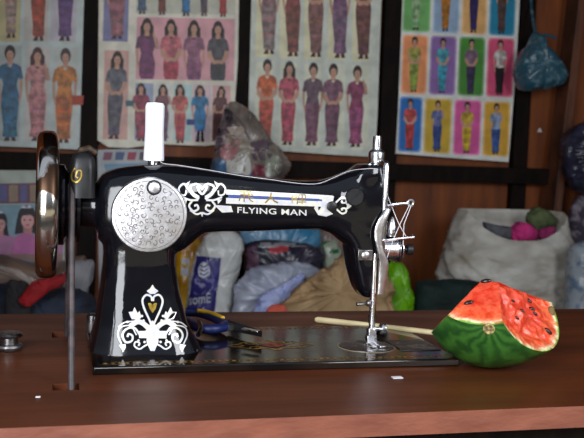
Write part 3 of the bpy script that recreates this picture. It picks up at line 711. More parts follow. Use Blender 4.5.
# ---------------------------------------------------------------- posters on the back wall
def poster(name, label, outline, cells, figs, sheet, group='wall posters of women in long dresses'):
    Y0 = 2262.; mb = MB(); rng = random.Random(len(label))
    def F(off): return lambda x, y: W(x, y, Y0-off)
    # sheet with thickness
    mb.add([W(x, y, Y0+1.2) for x, y in outline]+[W(x, y, Y0) for x, y in outline],
           [tuple(range(len(outline))), tuple(range(len(outline), 2*len(outline)))]+[(i, (i+1) % len(outline), (i+1) % len(outline)+len(outline), i+len(outline)) for i in range(len(outline))], col=sheet)
    for q, c in cells: poly2d(mb, q, F(.5), col=c)
    for fg in figs:
        x, yt, yb, w, c1, c2 = fg[:6]; o = fg[6] if len(fg) > 6 else {}
        crop = o.get('crop', 999); lean = o.get('lean', 0); skin = o.get('skin', s2l(196, 150, 128)); hair = o.get('hair', s2l(40, 26, 26))
        h = yb-yt; waist = o.get('waist', .42)
        def pt(u, v): 
            yy = yt+v*h; return (x+u*w*1.12+lean*(v-.3)*h, min(yy, crop))
        def ply(L, off, c, mi=0):
            L2 = [pt(*p) for p in L]
            if max(a[1] for a in L2)-min(a[1] for a in L2) < .4: return
            poly2d(mb, L2, F(off), col=c, mi=mi)
        hem = o.get('hem', .95)
        ply([(-.14, hem), (-.24, 1.0), (-.02, 1.0), (-.02, hem)], .8, o.get('shoe', s2l(70, 30, 28))); ply([(.05, hem), (.05, 1.0), (.22, 1.0), (.17, hem)], .8, o.get('shoe', s2l(70, 30, 28)))
        if hem < .9: ply([(-.14, hem-.02), (-.12, .97), (-.02, .97), (0, hem-.02)], .8, skin); ply([(.02, hem-.02), (.06, .97), (.16, .97), (.17, hem-.02)], .8, skin)
        fl = o.get('flare', rng.uniform(.22, .32)); pose = o.get('pose', rng.choice((0, 0, 1, 2)))
        ply([(-.24, waist-.01), (-.33, .53), (-.32, .66), (-.24, .86), (-fl, hem), (-.1, hem+.012), (.1, hem+.012), (fl, hem), (.24, .86), (.30, .66), (.33, .53), (.24, waist-.01)], 1.1, c2, 1)
        for kx, kk in ((-.17, .85), (.02, 1.2), (.14, .82)): ply([(kx, .6), (kx+.03, .6), (kx*1.3+.05, hem-.01), (kx*1.3-.01, hem-.01)], 1.25, tuple(min(1, v*kk) for v in c2), 1)
        for vv in (.50, .66, .80, .90): ply([(-.24, vv), (.24, vv-.015), (.24, vv), (-.24, vv+.018)], 1.3, tuple(min(1, v*rng.choice((.7, 1.35))) for v in c2), 1)
        if o.get('long'): ply([(-.12, .03), (-.27, .1), (-.27, .29), (.27, .29), (.27, .1), (.12, .03)], 1.2, hair)
        ply([(-.09, .13), (-.10, .21), (.10, .21), (.09, .13)], 1.3, skin)
        for s in (-1, 1):
            ply([(s*.24, .195), (s*.40, .23), (s*.48, .35), (s*.34, .36), (s*.26, .30)], 1.5, c1, 1)
            up_ = pose == 2 and s == 1
            if o.get('fold', True) and pose == 0: ply([(s*.47, .345), (s*.35, .35), (s*.14, .46), (0, .455), (0, .49), (s*.18, .505), (s*.45, .42)], 2.1, skin)
            elif up_: ply([(.47, .34), (.36, .36), (.28, .24), (.22, .18), (.30, .17), (.38, .24)], 2.1, skin)
            else: ply([(s*.47, .345), (s*.36, .355), (s*.35, .48), (s*.30, .58), (s*.36, .595), (s*.43, .50)], 2.1, skin)
        ply([(-.11, .185), (-.34, .215), (-.32, .32), (-.23, waist), (-.31, .50), (0, .515), (.31, .50), (.23, waist), (.32, .32), (.34, .215), (.11, .185), (.04, .23), (-.04, .23)], 1.8, c1, 1)
        hr = .068*h; hx = max(.17*w, hr*.62)
        cx_, cy_ = pt(0, .09)
        if cy_ > -40:
            disc2d(mb, cx_, cy_-hr*.14, hx*1.3, hr*1.22, F(2.2), col=hair)
            disc2d(mb, cx_, cy_+hr*.2, hx*.86, hr*.86, F(2.6), col=skin)
            poly2d(mb, [(cx_-hx, cy_+hr*.1), (cx_-hx*.9, cy_-hr*.7), (cx_, cy_-hr*1.1), (cx_+hx*.9, cy_-hr*.7), (cx_+hx, cy_+hr*.1), (cx_+hx*.4, cy_-hr*.45), (cx_-hx*.3, cy_-hr*.5)], F(3.0), col=hair)
            for s in (-1, 1): disc2d(mb, cx_+s*hx*.35, cy_+hr*.12, hx*.14, hr*.09, F(3.1), 6, col=hair)
            disc2d(mb, cx_, cy_+hr*.62, hx*.25, hr*.1, F(3.1), 6, col=s2l(170, 50, 50))
        if o.get('bag'): c, u, v = o['bag']; ply([(u-.22, v), (u+.22, v), (u+.2, v+.1), (u-.2, v+.1)], 2.4, c)
    ob = mb.build(name, [flatprint, printm], smooth=False); tag(ob, label, 'poster', group); return ob
def rect(x0, y0, x1, y1, lean=.03, tilt=.03):
    return [(x0-y0*lean*0, y0), (x1, y0+(x1-x0)*tilt), (x1-(y1-y0)*lean, y1+(x1-x0)*tilt), (x0-(y1-y0)*lean, y1)]
c = s2l
poster('fashion_poster', 'poster above the hand wheel with women in blue, pink and orange dresses',
       [(-45, -40), (86.5, -40), (84, 0), (79.5, 149.5), (-48, 144)],
       [(rect(-40, -35, 22, 40), c(196, 186, 140)), (rect(26, -35, 50, 41), c(200, 196, 188)), (rect(52, -35, 78, 41), c(196, 192, 200)),
        (rect(-40, 44, 22, 139), c(178, 186, 184)), (rect(27, 46, 50, 140), c(206, 200, 196)), (rect(54, 47, 78, 141), c(196, 202, 196))],
       [(11, -75, 38, 18, c(176, 150, 140), c(186, 158, 146)), (38.5, -70, 41, 21, c(190, 80, 40), c(178, 72, 42)), (67, -70, 41, 22, c(96, 60, 120), c(110, 66, 130), {'lean': -.03}),
        (-20, 44, 140, 22, c(60, 120, 80), c(60, 120, 80)),
        (10, 45, 141, 25, c(36, 100, 140), c(44, 112, 150)), (37.5, 47, 141, 24, c(206, 140, 140), c(200, 130, 134), {'long': 1, 'hair': c(70, 40, 36)}),
        (65, 48, 143, 24, c(206, 128, 50), c(198, 108, 44), {'bag': (c(170, 60, 40), .5, .5), 'hair': c(60, 50, 52), 'lean': -.03})], c(196, 208, 206))
P2 = [(rect(105, -35, 130, 41), c(128, 128, 168)), (rect(104.5, 50, 129, 139, .02), c(214, 170, 160)), (rect(137, -35, 236, 13, .02, .02), c(196, 196, 180)),
      (rect(137, 17, 235, 79, .02, .02), c(220, 164, 172))]
for i, cc in enumerate((c(160, 170, 196), c(220, 222, 218), c(190, 218, 216), c(220, 196, 202), c(222, 176, 174))): P2.append((rect(135.5+19.3*i, 83+.6*i, 153.5+19.3*i, 140+.4*i, .02, .02), cc))
poster('fashion_poster', 'poster behind the white spool with many small women on pink and pale panels',
       [(99.2, -40), (239.5, -40), (238, 60), (232, 143), (205, 146), (160, 144), (128, 148), (108, 147), (97.5, 140)], P2,
       [(117, -45, 39, 22, c(150, 80, 100), c(158, 100, 108)), (116.5, 51, 139, 21, c(104, 104, 116), c(96, 92, 106), {'long': 1, 'lean': -.05}),
        (142, -60, 14, 14, c(80, 104, 140), c(80, 104, 140)), (162, -60, 15, 13, c(116, 56, 44), c(116, 56, 44)), (186, -60, 16, 14, c(40, 110, 160), c(40, 110, 160)), (204, -60, 16, 12, c(90, 70, 86), c(90, 70, 86)), (223, -60, 17, 12, c(180, 50, 44), c(180, 50, 44)),
        (147, 18, 104, 22, c(116, 50, 100), c(124, 52, 104), {'crop': 79, 'long': 1}), (171, 19, 104, 21, c(206, 110, 120), c(186, 60, 84), {'crop': 79.5, 'long': 1}),
        (194, 20, 105, 21, c(160, 100, 128), c(150, 84, 124), {'crop': 80, 'long': 1}), (218, 21, 107, 21, c(80, 76, 84), c(60, 58, 66), {'crop': 80.5, 'long': 1}),
        (141, 83, 141, 17, c(156, 60, 84), c(170, 76, 96), {'long': 1, 'bag': (c(70, 110, 120), -.6, .3)}), (163, 84, 141, 16, c(130, 80, 90), c(120, 90, 110), {'long': 1}),
        (180, 84, 143, 16, c(206, 104, 96), c(204, 86, 90), {'long': 1}), (200, 85, 142, 17, c(40, 130, 180), c(36, 124, 180), {'hem': .78, 'long': 1, 'bag': (c(50, 70, 140), -.5, .6), 'pose': 1}),
        (220, 86, 141, 14, c(100, 50, 50), c(96, 46, 50), {'lean': -.12, 'long': 1})], c(226, 222, 206))
F3 = []
for x, b, a1, a2 in ((269, 54, c(150, 110, 116), c(150, 124, 124)), (293, 56.5, c(150, 76, 74), c(136, 76, 66)), (316, 57, c(158, 96, 96), c(140, 96, 92)), (340, 58, c(130, 90, 124), c(134, 100, 128)), (363.5, 59, c(146, 84, 84), c(126, 78, 76))):
    F3.append((x, -48, b, 21, a1, a2))
for x, t, b, a1, a2, hr in ((267, 59, 142, c(216, 104, 50), c(206, 84, 60), 0), (289, 61, 145, c(196, 84, 104), c(190, 76, 98), 1), (313, 62.5, 145.5, c(112, 84, 100), c(132, 84, 106), 0), (333, 63.5, 146, c(136, 90, 112), c(130, 80, 104), 0), (357, 65.5, 147, c(150, 70, 104), c(170, 84, 134), 0)):
    F3.append((x, t, b, 20, a1, a2, {'long': hr, 'lean': -.03}))
C3 = [(rect(257+24.2*i, -35, 274+24.2*i, 57+i, .02, .02), c(226, 222, 186)) for i in range(5)]+[(rect(256+24.2*i, 62+i*.8, 273+24.2*i, 145+i*1.2, .02, .02), c(222, 224, 204)) for i in range(5)]
poster('fashion_poster', 'poster right of the hanging plastic bag, two rows of five women in long dresses',
       [(252.5, -40), (384, -40), (381, 10), (377.5, 115), (375, 157), (330, 154.5), (290, 151.5), (247.5, 149.5)], C3, F3, c(208, 214, 204))
# fourth poster: coloured cells
XS = [(16, (402, 432.2, 461, 488.5, 517)), (66, (400.5, 428.6, 457.2, 485.7, 514.8)), (126, (397.5, 423, 452.5, 482, 510.8))]
YS = [(-28, 32.5, 37.7), (33.5, 94.5, 98.5), (95.5, 152.5, 158.5)]
CC = [[c(110, 176, 100), c(150, 176, 206), c(226, 176, 110), c(20, 130, 166)], [c(236, 150, 96), c(140, 104, 170), c(70, 140, 50), c(214, 80, 120)], [c(20, 110, 190), c(206, 170, 50), c(220, 90, 160), c(214, 164, 50)]]
DR = [[(c(190, 204, 180), c(150, 190, 140)), (c(200, 140, 30), c(190, 120, 30)), (c(70, 40, 110), c(50, 30, 100)), (c(40, 60, 120), c(90, 66, 60))],
      [(c(170, 170, 80), c(150, 170, 70)), (c(80, 176, 196), c(60, 166, 190)), (c(140, 110, 136), c(60, 46, 84)), (c(220, 216, 210), c(30, 24, 28))],
      [(c(214, 80, 76), c(200, 60, 60)), (c(110, 120, 176), c(50, 76, 150)), (c(214, 180, 60), c(220, 184, 50)), (c(150, 170, 206), c(60, 100, 170))]]
cells = []; figs = []
for r_ in range(3):
    ym, xs = XS[r_]; yt, yb_, ybr = YS[r_]; tl = (ybr-yb_)/115
    for i in range(4):
        a, b_ = xs[i]+1.2, xs[i+1]-1.2; dy = (ybr-yb_)*(i/4)
        for ins, col_ in ((0, tuple(min(1, v*1.0+.18) for v in CC[r_][i])), (1.6, CC[r_][i])):
            t0 = yt+dy+1+ins; b0 = yb_+dy-1-ins; L = a+ins; R = b_-ins; k = .035; hh = (b0-t0)/2; q = 2.2
            P_ = [(L+q+k*hh, t0), (R-q+k*hh, t0+.9), (R+k*hh, t0+q+.9), (R-k*hh, b0-q+.9), (R-q-k*hh, b0+.9), (L+q-k*hh, b0), (L-k*hh, b0-q), (L+k*hh, t0+q)]
            cells.append((P_, col_))
        top = (yt+dy+3) if r_ else -40
        figs.append(((a+b_)/2, top, yb_+dy-2.5, 12.5, *DR[r_][i], {'lean': -.03, 'hair': c(36, 22, 20), 'shoe': c(30, 20, 24)}))
ob = poster('fashion_poster', 'poster of bright coloured cells, one woman in each, beside the hanging blue bag',
       [(404, -40), (522, -40), (516, 70), (508.5, 162), (460, 158.5), (395.5, 153.5), (398, 110)], [], [], c(226, 228, 222))
bpy.data.objects.remove(ob)
# cells drawn in nested layers
def poster4():
    out = [(404, -40), (522, -40), (516, 70), (508.5, 162), (460, 158.5), (395.5, 153.5), (398, 110)]
    return poster('fashion_poster', 'poster of bright coloured cells, one woman in each, beside the hanging blue bag', out, [], figs, c(226, 228, 222)), out
o4, out4 = poster4()
mbc = MB()
for i, (q, cl) in enumerate(cells): poly2d(mbc, q, (lambda off: (lambda x, y: W(x, y, 2262-off)))(.35 if i % 2 == 0 else .6), col=cl)
o4['_o'] = tuple(o4['_o']); mbc.build('coloured_cells', flatprint, o4, smooth=False)

# small printed strips showing below the second poster
def sheet(name, label, pts, Y, col, cat='paper', m=None, extra=None):
    mb = MB(); n = len(pts)
    mb.add([W(x, y, Y+2) for x, y in pts]+[W(x, y, Y) for x, y in pts], [tuple(range(n)), tuple(range(n, 2*n))]+[(i, (i+1) % n, (i+1) % n+n, i+n) for i in range(n)], col=col)
    if extra: extra(mb)
    return tag(mb.build(name, m or flatprint, smooth=False), label, cat)

# picture of a girl at left, standing on the bench
def girl(mb):
    Y = 2200.; F = lambda o: (lambda x, y: W(x, y, Y-o))
    poly2d(mb, [(-28, 184), (31, 183), (62, 182), (62, 203), (-28, 204)], F(.5), col=c(110, 66, 84))
    for i, (a, b) in enumerate(((-20, -8), (-4, 7), (9, 18), (20, 27), (30, 40), (42, 51), (53, 60))): poly2d(mb, [(a, 185), (b, 185), (b, 201.5), (a, 202)], F(1), col=(c(90, 90, 140) if i % 2 else c(150, 130, 110)))
    poly2d(mb, [(-28, 205), (63, 204), (63, 244), (-28, 244)], F(.5), col=c(126, 160, 176))
    def face(cx, cy, s, bg):
        disc2d(mb, cx, cy-1*s, 7.5*s, 9*s, F(1.2), 20, col=c(28, 22, 34)); poly2d(mb, [(cx-8*s, cy), (cx-10*s, cy+13*s), (cx-3*s, cy+12*s), (cx+5*s, cy+12*s), (cx+9*s, cy+13*s), (cx+7*s, cy)], F(1.2), col=c(28, 22, 34))
        poly2d(mb, [(cx-3*s, cy+6*s), (cx-3*s, cy+13*s), (cx+4*s, cy+13*s), (cx+4*s, cy+6*s)], F(1.6), col=c(190, 130, 130))
        disc2d(mb, cx+.5*s, cy+2*s, 5.2*s, 6.4*s, F(1.8), 20, col=c(214, 160, 160))
        poly2d(mb, [(cx-5*s, cy), (cx-5*s, cy-5*s), (cx, cy-7.5*s), (cx+6*s, cy-4*s), (cx+6*s, cy), (cx+3*s, cy-2.5*s), (cx-3*s, cy-2*s)], F(2.2), col=c(28, 22, 34))
        for e in (-2, 2.6): disc2d(mb, cx+e*s, cy+1.5*s, 1.1*s, .6*s, F(2.3), 8, col=c(30, 20, 30))
        disc2d(mb, cx+.6*s, cy+5.6*s, 1.5*s, .6*s, F(2.3), 8, col=c(180, 50, 70))
        poly2d(mb, [(cx-5*s, cy-8*s), (cx-3*s, cy-10*s), (cx, cy-8.6*s), (cx+2*s, cy-10.4*s), (cx+4*s, cy-8*s)], F(2.6), col=c(220, 220, 240))
    poly2d(mb, [(-28, 250), (-20, 232), (-4, 228), (8, 234), (16, 238), (26, 236), (40, 238), (56, 240), (63, 243), (63, 254), (-28, 254)], F(.9), col=c(176, 120, 160))
    face(27, 218, 1.25, 0); face(-1, 222, 1.1, 0)
    poly2d(mb, [(12, 254), (16, 236), (24, 233), (34, 235), (42, 243), (44, 254)], F(2.5), col=c(196, 110, 170))
    poly2d(mb, [(-28, 254), (63, 253), (63, 268), (-28, 270)], F(.5), col=c(150, 120, 110))
    disc2d(mb, 8, 262, 8, 3, F(1), 16, col=c(176, 96, 60)); disc2d(mb, 26, 261, 5, 2, F(1), 16, col=c(120, 140, 160))
sheet('picture_print', 'printed picture of two girls in pink leaning behind the hand wheel at left',
      [(-30, 170), (36, 170.5), (64, 171), (66, 352), (-30, 352)], 2200, c(176, 186, 176), 'picture', extra=girl)
sheet('paper_strip', 'colourful torn paper strip hanging just left of the machine pillar', [(97.5, 150), (126, 149), (150, 150), (151, 175), (112, 176), (104, 182), (103, 290), (99, 290)], 2227, c(170, 176, 180), 'paper',
      extra=lambda mb: [poly2d(mb, [(x, 152), (x+9, 152), (x+7, 160), (x-1, 160)], lambda a, b: W(a, b, 2225), col=cc) for x, cc in ((104, c(130, 70, 96)), (116, c(70, 90, 130)), (128, c(150, 60, 80)), (140, c(90, 70, 90)))]+[poly2d(mb, [(104, 164), (148, 163), (148, 172), (106, 173)], lambda a, b: W(a, b, 2225), col=c(110, 150, 176))])

# ---------------------------------------------------------------- soft things
def pillow(name, label, cat, pts, Y, depth, m, amp=5, sc=.02, folds=(1, 1, 1), rings=22, per=14, parent=None, floorz=None, seed=0, pw=.55, group=None, stickz=True, kind=None, flatb=False):
    P = smoothpts([(x, y, 0) for x, y in pts+[pts[0]]], per)[:-1]
    R = [W(p.x, p.y, Y) for p in P]; n = len(R)
    fz = BENCH if floorz is None else floorz
    cz = sum((p for p in R), Vector())/n
    mb = MB(); ringsL = []
    for sgn in (-1, 1):
        pass
    prof = []
    for i in range(rings+1): a = -pi/2+pi*i/rings; prof.append((max(cos(a), .02)**pw, sin(a)))
    vs = []
    for s_, d in prof:
        rr = []
        for p in R:
            q = cz+(p-cz)*s_; q = Vector((q.x, Y-d*depth, q.z))
            w = Vector((q.x*folds[0], q.y*folds[1], q.z*folds[2]))*sc+Vector((seed*7.3, seed*3.1, seed))
            w2 = w+Vector((noise.noise(w*.7+Vector((9, 0, 0))), 0, noise.noise(w*.7)))*1.2
            dn = noise.noise(w)+1.1*(.35-abs(noise.noise(w2*1.5))*1.6)+.55*(.3-abs(noise.noise(w2*3.4))*1.4)+.22*noise.noise(w*7)
            nrm = Vector((p.x-cz.x, 0, p.z-cz.z)).normalized()*s_*.5+Vector((0, -1 if d > 0 else 1, 0))
            q += nrm*dn*amp; q.y = min(q.y, 2232)
            if stickz: q.z = max(q.z, fz+.5)
            rr.append(q)
        ringsL.append(rr)
    mb.loft(ringsL)
    o = mb.build(name, m, parent, angle=80)
    if parent is None: tag(o, label, cat, group, kind)
    return o
def cloth(name, col1, col2=None, rough=.8, **k): return mat(name, col1, rough, col2=col2 or tuple(v*.75 for v in col1), scale=k.pop('scale', 12), bump=k.pop('bump', .8), bscale=k.pop('bscale', 18), **k)
plast = lambda n, a, b=None, **k: cloth(n, a, b, rough=k.pop('rough', .28), **k)

# hanging plastic bag with scraps (behind the arm)
mbag = mat('patterned_plastic', c(150, 140, 126), .25, col2=c(90, 78, 84), scale=9, lo=.35, hi=.65, bump=.6, bscale=22, coat=.3)
hb = pillow('plastic_bag', 'crumpled see-through plastic bag of cloth scraps standing behind the machine arm', 'bag',
            [(209, 186), (212, 160), (217, 138), (223, 116), (229, 105), (236, 103), (247, 108), (259, 122), (270, 137), (281, 154), (289, 166), (284, 178), (270, 190), (235, 194)], 2090, 80, mbag, amp=16, sc=.014, stickz=False, seed=3)
hbv = bvh_of(hb)
def patches(parent, bvh, L, name='cloth_scrap'):
    for i, (pts, cc) in enumerate(L):
        mb = MB(); cx_ = sum(p[0] for p in pts)/len(pts); cy_ = sum(p[1] for p in pts)/len(pts)
        P = [(p.x, p.y) for p in smoothpts([(a, b, 0) for a, b in pts+[pts[0]]], 5)[:-1]]; n = len(P); vs = []
        for r_ in (1, .66, .33): vs += [stick(bvh, cx_+(a-cx_)*r_, cy_+(b-cy_)*r_, 1.2, 2040) for a, b in P]
        vs.append(stick(bvh, cx_, cy_, 1.2, 2040)); fs = [(r_*n+j, r_*n+(j+1) % n, (r_+1)*n+(j+1) % n, (r_+1)*n+j) for r_ in (0, 1) for j in range(n)]+[(2*n+j, 2*n+(j+1) % n, 3*n) for j in range(n)]
        mb.add(vs, fs); mb.build(name, plast('scrap_%d_%d' % (int(cx_), i), cc), parent)
patches(hb, hbv, [([(222, 128), (243, 127), (240, 145), (226, 150)], c(186, 170, 158)), ([(218, 128), (227, 128), (226, 145), (216, 146)], c(120, 96, 116)),
                  ([(220, 148), (240, 138), (234, 160), (222, 158)], c(186, 130, 134)), ([(213, 160), (224, 160), (226, 174), (212, 174)], c(70, 110, 150)),
                  ([(226, 160), (246, 152), (250, 174), (230, 177)], c(196, 196, 190)), ([(250, 142), (268, 140), (272, 156), (254, 160)], c(100, 84, 96)),
                  ([(254, 164), (266, 166), (264, 178), (252, 177)], c(130, 60, 76)), ([(266, 150), (280, 158), (280, 172), (266, 176)], c(150, 156, 140)),
                  ([(224, 108), (232, 112), (232, 122), (226, 122)], c(40, 40, 60)), ([(238, 172), (252, 174), (250, 182), (238, 182)], c(60, 90, 150))])
# nail and shelf block that carries it
def ledge():
    A = W(200, 194, 2090); B = W(300, 194, 2090)
    m = MB().box(A.x-10, 2000, A.z-30, B.x+20, 2246, A.z-8); return tag(m.build('wall_shelf', batten, smooth=False, bevel=2), 'short dark wooden shelf on the back wall under the see-through plastic bag', 'shelf')
ledge()

# hanging blue bag
blue = mat('blue_plastic', c(44, 86, 104), .22, col2=c(120, 150, 160), scale=40, lo=.52, hi=.75, bump=.5, bscale=60, coat=.3)
bb = pillow('blue_plastic_bag', 'small tied blue plastic bag hanging on the wall beside the bright poster', 'bag',
            [(516, 78), (515, 70), (519, 58), (525, 48), (531, 43), (534, 34), (539, 34), (541, 43), (548, 49), (557, 60), (564, 70), (566, 78), (558, 86), (546, 89), (530, 91), (520, 88)], 2150, 62, blue, amp=6, sc=.03, stickz=False, seed=5)
m = MB(); m.tube(smoothpts([W(536, 38, 2150), W(533, 20, 2190), W(531, 2, 2250), W(531, -12, 2268)], 5), [6]*16 if False else 5, n=8); m.build('tied_handle', blue, bb)
m = MB(); m.tube(smoothpts([W(536, 37, 2150), W(546, 35, 2140), W(556, 38, 2140)], 5), 5, n=8); m.build('loose_handle', blue, bb)

# big woven sack
sackm = mat('woven_sack', c(206, 204, 196), .6, col2=c(164, 156, 142), scale=9, lo=.35, hi=.7, bump=.9, bscale=20, stretch=(1, 1, 2.2))
def sack():
    Y = 1960.; L = W(441, 285, Y); R = W(574, 285, Y); cx_ = (L.x+R.x)/2; rx = (R.x-L.x)/2; ry = 135.
    n = 144; lv = 60; rings = []
    zb = BENCH+1
    def rim(t):
        # t angle; front is -Y
        fx = cos(t); fy = sin(t)
        front = W(510, 243, Y-110).z; back = W(500, 211, Y+90).z; left = W(466, 211, Y).z; right = W(570, 214, Y).z
        side = (left+(right-left)*(fx+1)/2)
        mid = front if fy < 0 else back
        k = abs(fy)**1.6
        return side*(1-k)+mid*k
    for i in range(lv+1):
        u = i/lv; row = []
        for j in range(n):
            t = 2*pi*j/n; z = zb+(rim(t)-zb)*u
            s_ = (.80+.2*min(1, u*5)) if u < .2 else 1.0
            taper = 1-.23*max(0, (u-.6)/.4)**1.15
            a = s_*taper
            x = cx_+rx*a*math.copysign(abs(cos(t))**.8, cos(t)); y = Y+ry*a*math.copysign(abs(sin(t))**.8, sin(t))
            w = Vector((x*.007, y*.007, z*.013)); w3 = w+Vector((0, 0, x*.004+noise.noise(w*.8)*.8)); d = noise.noise(w)*1.0+(.35-abs(noise.noise(w3*1.7))*1.5)*1.1+(.3-abs(noise.noise(w3*3.6))*1.4)*.55+.2*noise.noise(w*7)
            amp = 17*min(1, u*4)*(1-.55*max(0, u-.6)/.4)
            v = Vector((cos(t), sin(t), 0)); row.append(Vector((x, y, z))+v*d*amp)
        rings.append(row)
    for u, k in ((1.0, .97), (.96, .93), (.86, .92)):   # folded-in mouth
        row = []
        for j in range(n):
            p = rings[lv][j]; row.append(Vector((cx_+(p.x-cx_)*k, Y+(p.y-Y)*k, zb+(p.z-zb)*u+(6 if u == 1.0 else 0))))
        rings.append(row)
    mb = MB(); mb.loft(rings, cap=False); mb.add(rings[0], [tuple(range(n))])
    mb.add(rings[-1], [tuple(range(n))])
    o = mb.build('woven_sack', sackm, angle=80); tag(o, 'large off-white woven sack with open mouth full of cloth at right', 'sack')
sack()
def puff(name, label, pts, Y, d, m, **k): return pillow(name, label, 'cloth', pts, Y, d, m, stickz=False, **k)
puff('pink_cloth', 'bright pink cloth poking out of the mouth of the woven sack', [(511, 228), (517, 222), (526, 224), (536, 230), (533, 240), (522, 244), (513, 239)], 1905, 26, cloth('pink_fabric', c(208, 50, 130), c(150, 30, 90)), amp=7, sc=.05, seed=2)
puff('green_cloth', 'olive green cloth on top of the open woven sack', [(526, 216), (536, 208), (546, 210), (556, 219), (553, 227), (543, 227), (536, 230), (529, 224)], 1930, 28, cloth('olive_fabric', c(92, 104, 66), c(62, 74, 44)), amp=7, sc=.04, seed=4)
puff('magenta_cloth', 'dark magenta cloth between green cloth and right lip of the sack', [(540, 226), (552, 226), (554, 236), (546, 241), (538, 236)], 1925, 22, cloth('magenta_fabric', c(150, 36, 96)), amp=5, sc=.05, seed=6)
puff('grey_cloth', 'grey folded cloth inside the left of the sack mouth', [(484, 222), (498, 225), (511, 228), (512, 239), (497, 238), (486, 231)], 1930, 30, cloth('grey_fabric', c(96, 98, 104)), amp=4, sc=.04, seed=7)

# bags and cloth heaps on the bench, left to right
B_ = 352
pillow('dark_blue_cloth', 'dark blue denim cloth heap under the red cloth at left', 'cloth', [(-30, 292), (0, 284), (20, 286), (45, 292), (70, 288), (92, 296), (98, 312), (96, B_), (-30, B_)], 1760, 70, cloth('denim', c(36, 46, 66), c(22, 26, 40)), amp=10, sc=.02, seed=1)
pillow('red_cloth', 'red cloth draped below the hand wheel on the dark heap', 'cloth', [(18, 300), (30, 284), (44, 278), (60, 274), (70, 272), (64, 284), (48, 292), (34, 304), (24, 306)], 1622, 14, cloth('red_fabric', c(150, 10, 20), c(120, 10, 18)), amp=5, sc=.03, seed=2, stickz=False)
pillow('cardboard_package', 'tan paper package behind the red cloth at left', 'package', [(-30, 256), (0, 254), (30, 262), (60, 262), (84, 256), (88, 276), (84, 300), (80, B_), (-30, B_)], 2040, 60, plast('tan_paper', c(130, 108, 92), c(96, 78, 72)), amp=6, sc=.012, seed=3)
pillow('white_cloth', 'pale grey folded cloth behind the belt left of the pillar', 'cloth', [(62, 290), (64, 272), (70, 262), (86, 260), (94, 262), (93, 278), (88, 290), (90, 310), (84, B_), (62, B_)], 1900, 34, cloth('pale_fabric', c(150, 150, 156)), amp=6, sc=.02, seed=4)
pillow('dark_cloth', 'black cloth bundle with a pale pattern at the far left edge', 'cloth', [(6, 290), (10, 280), (26, 282), (30, 294), (32, 352), (4, 352)], 1650, 15, cloth('black_fabric', c(30, 26, 30)), amp=5, sc=.04, seed=5)
# white sack with blue panel
wb = pillow('printed_bag', 'white bag with blue panel reading somE seen under the machine arm', 'bag', [(182, 330), (186, 300), (189, 275), (195, 258), (200, 244), (206, 235), (222, 230), (238, 234), (243, 246), (240, 262), (236, 285), (232, 312), (230, B_), (184, B_)], 1880, 50,
            plast('white_tarpaulin', c(206, 208, 206), c(180, 182, 180)), amp=9, sc=.012, seed=8)
wv = bvh_of(wb)
pb = plast('violet_print', c(52, 48, 120), c(40, 36, 96)); pwm = plast('white_print', c(190, 194, 206))
def onbag(pts, m, off, name):
    mb = MB(); n = 44; vs = []
    a, b, cc, d = pts
    for i in range(n+1):
        for j in range(n+1):
            u, v = i/n, j/n; x = (a[0]*(1-u)+b[0]*u)*(1-v)+(d[0]*(1-u)+cc[0]*u)*v; y = (a[1]*(1-u)+b[1]*u)*(1-v)+(d[1]*(1-u)+cc[1]*u)*v
            vs.append(stick(wv, x, y, off, 1830))
    mb.add(vs, [(i*(n+1)+j, (i+1)*(n+1)+j, (i+1)*(n+1)+j+1, i*(n+1)+j+1) for i in range(n) for j in range(n)]); return mb.build(name, m, wb)
pnl = onbag([(197, 256), (221, 258), (214, 313), (187, 316)], pb, 4, 'blue_panel')
wp = bvh_of(pnl); fw_ = lambda x, y: W(x, y, stick(wp, x, y, 0, 1840).y-5)
mb = MB(); text2d(mb, 'somE', 188.5, 305, 14, fw_, slope=-.12, sx=.72, bold=True); text2d(mb, 'SNACK'[:0] or 'a a', 192, 312, 6, fw_) if False else None; mb.build('print_lettering', pwm, wb, smooth=False)
mb = MB(); disc2d(mb, 204, 271, 6, 9, fw_, 20); mb.build('round_emblem', pwm, wb, smooth=False)
fw3 = lambda x, y: W(x, y, stick(wp, x, y, 0, 1840).y-8)
mb = MB()
for k in range(4): ribbon2d(mb, [(200, 265+k*4), (204, 267+k*4), (208.5, 264+k*4)], 1.2, fw3)
mb.build('emblem_stripes', pb, wb, smooth=False)
# yellow bag
yb_ = pillow('yellow_bag', 'yellow printed bag between the pillar and the white bag', 'bag', [(176, 250), (180, 238), (188, 235), (200, 240), (202, 250), (196, 256), (193, 275), (190, 295), (186, B_), (176, B_)], 2000, 30, plast('yellow_plastic', c(206, 160, 20), c(160, 110, 10)), amp=5, sc=.02, seed=9)
yv = bvh_of(yb_); mb = MB(); fy_ = lambda x, y: stick(yv, x, y, 2, 1930)
poly2d(mb, [(182, 258), (190, 259), (188, 276), (181, 275)], fy_); mb.build('pale_panel', pwm, yb_, smooth=False)
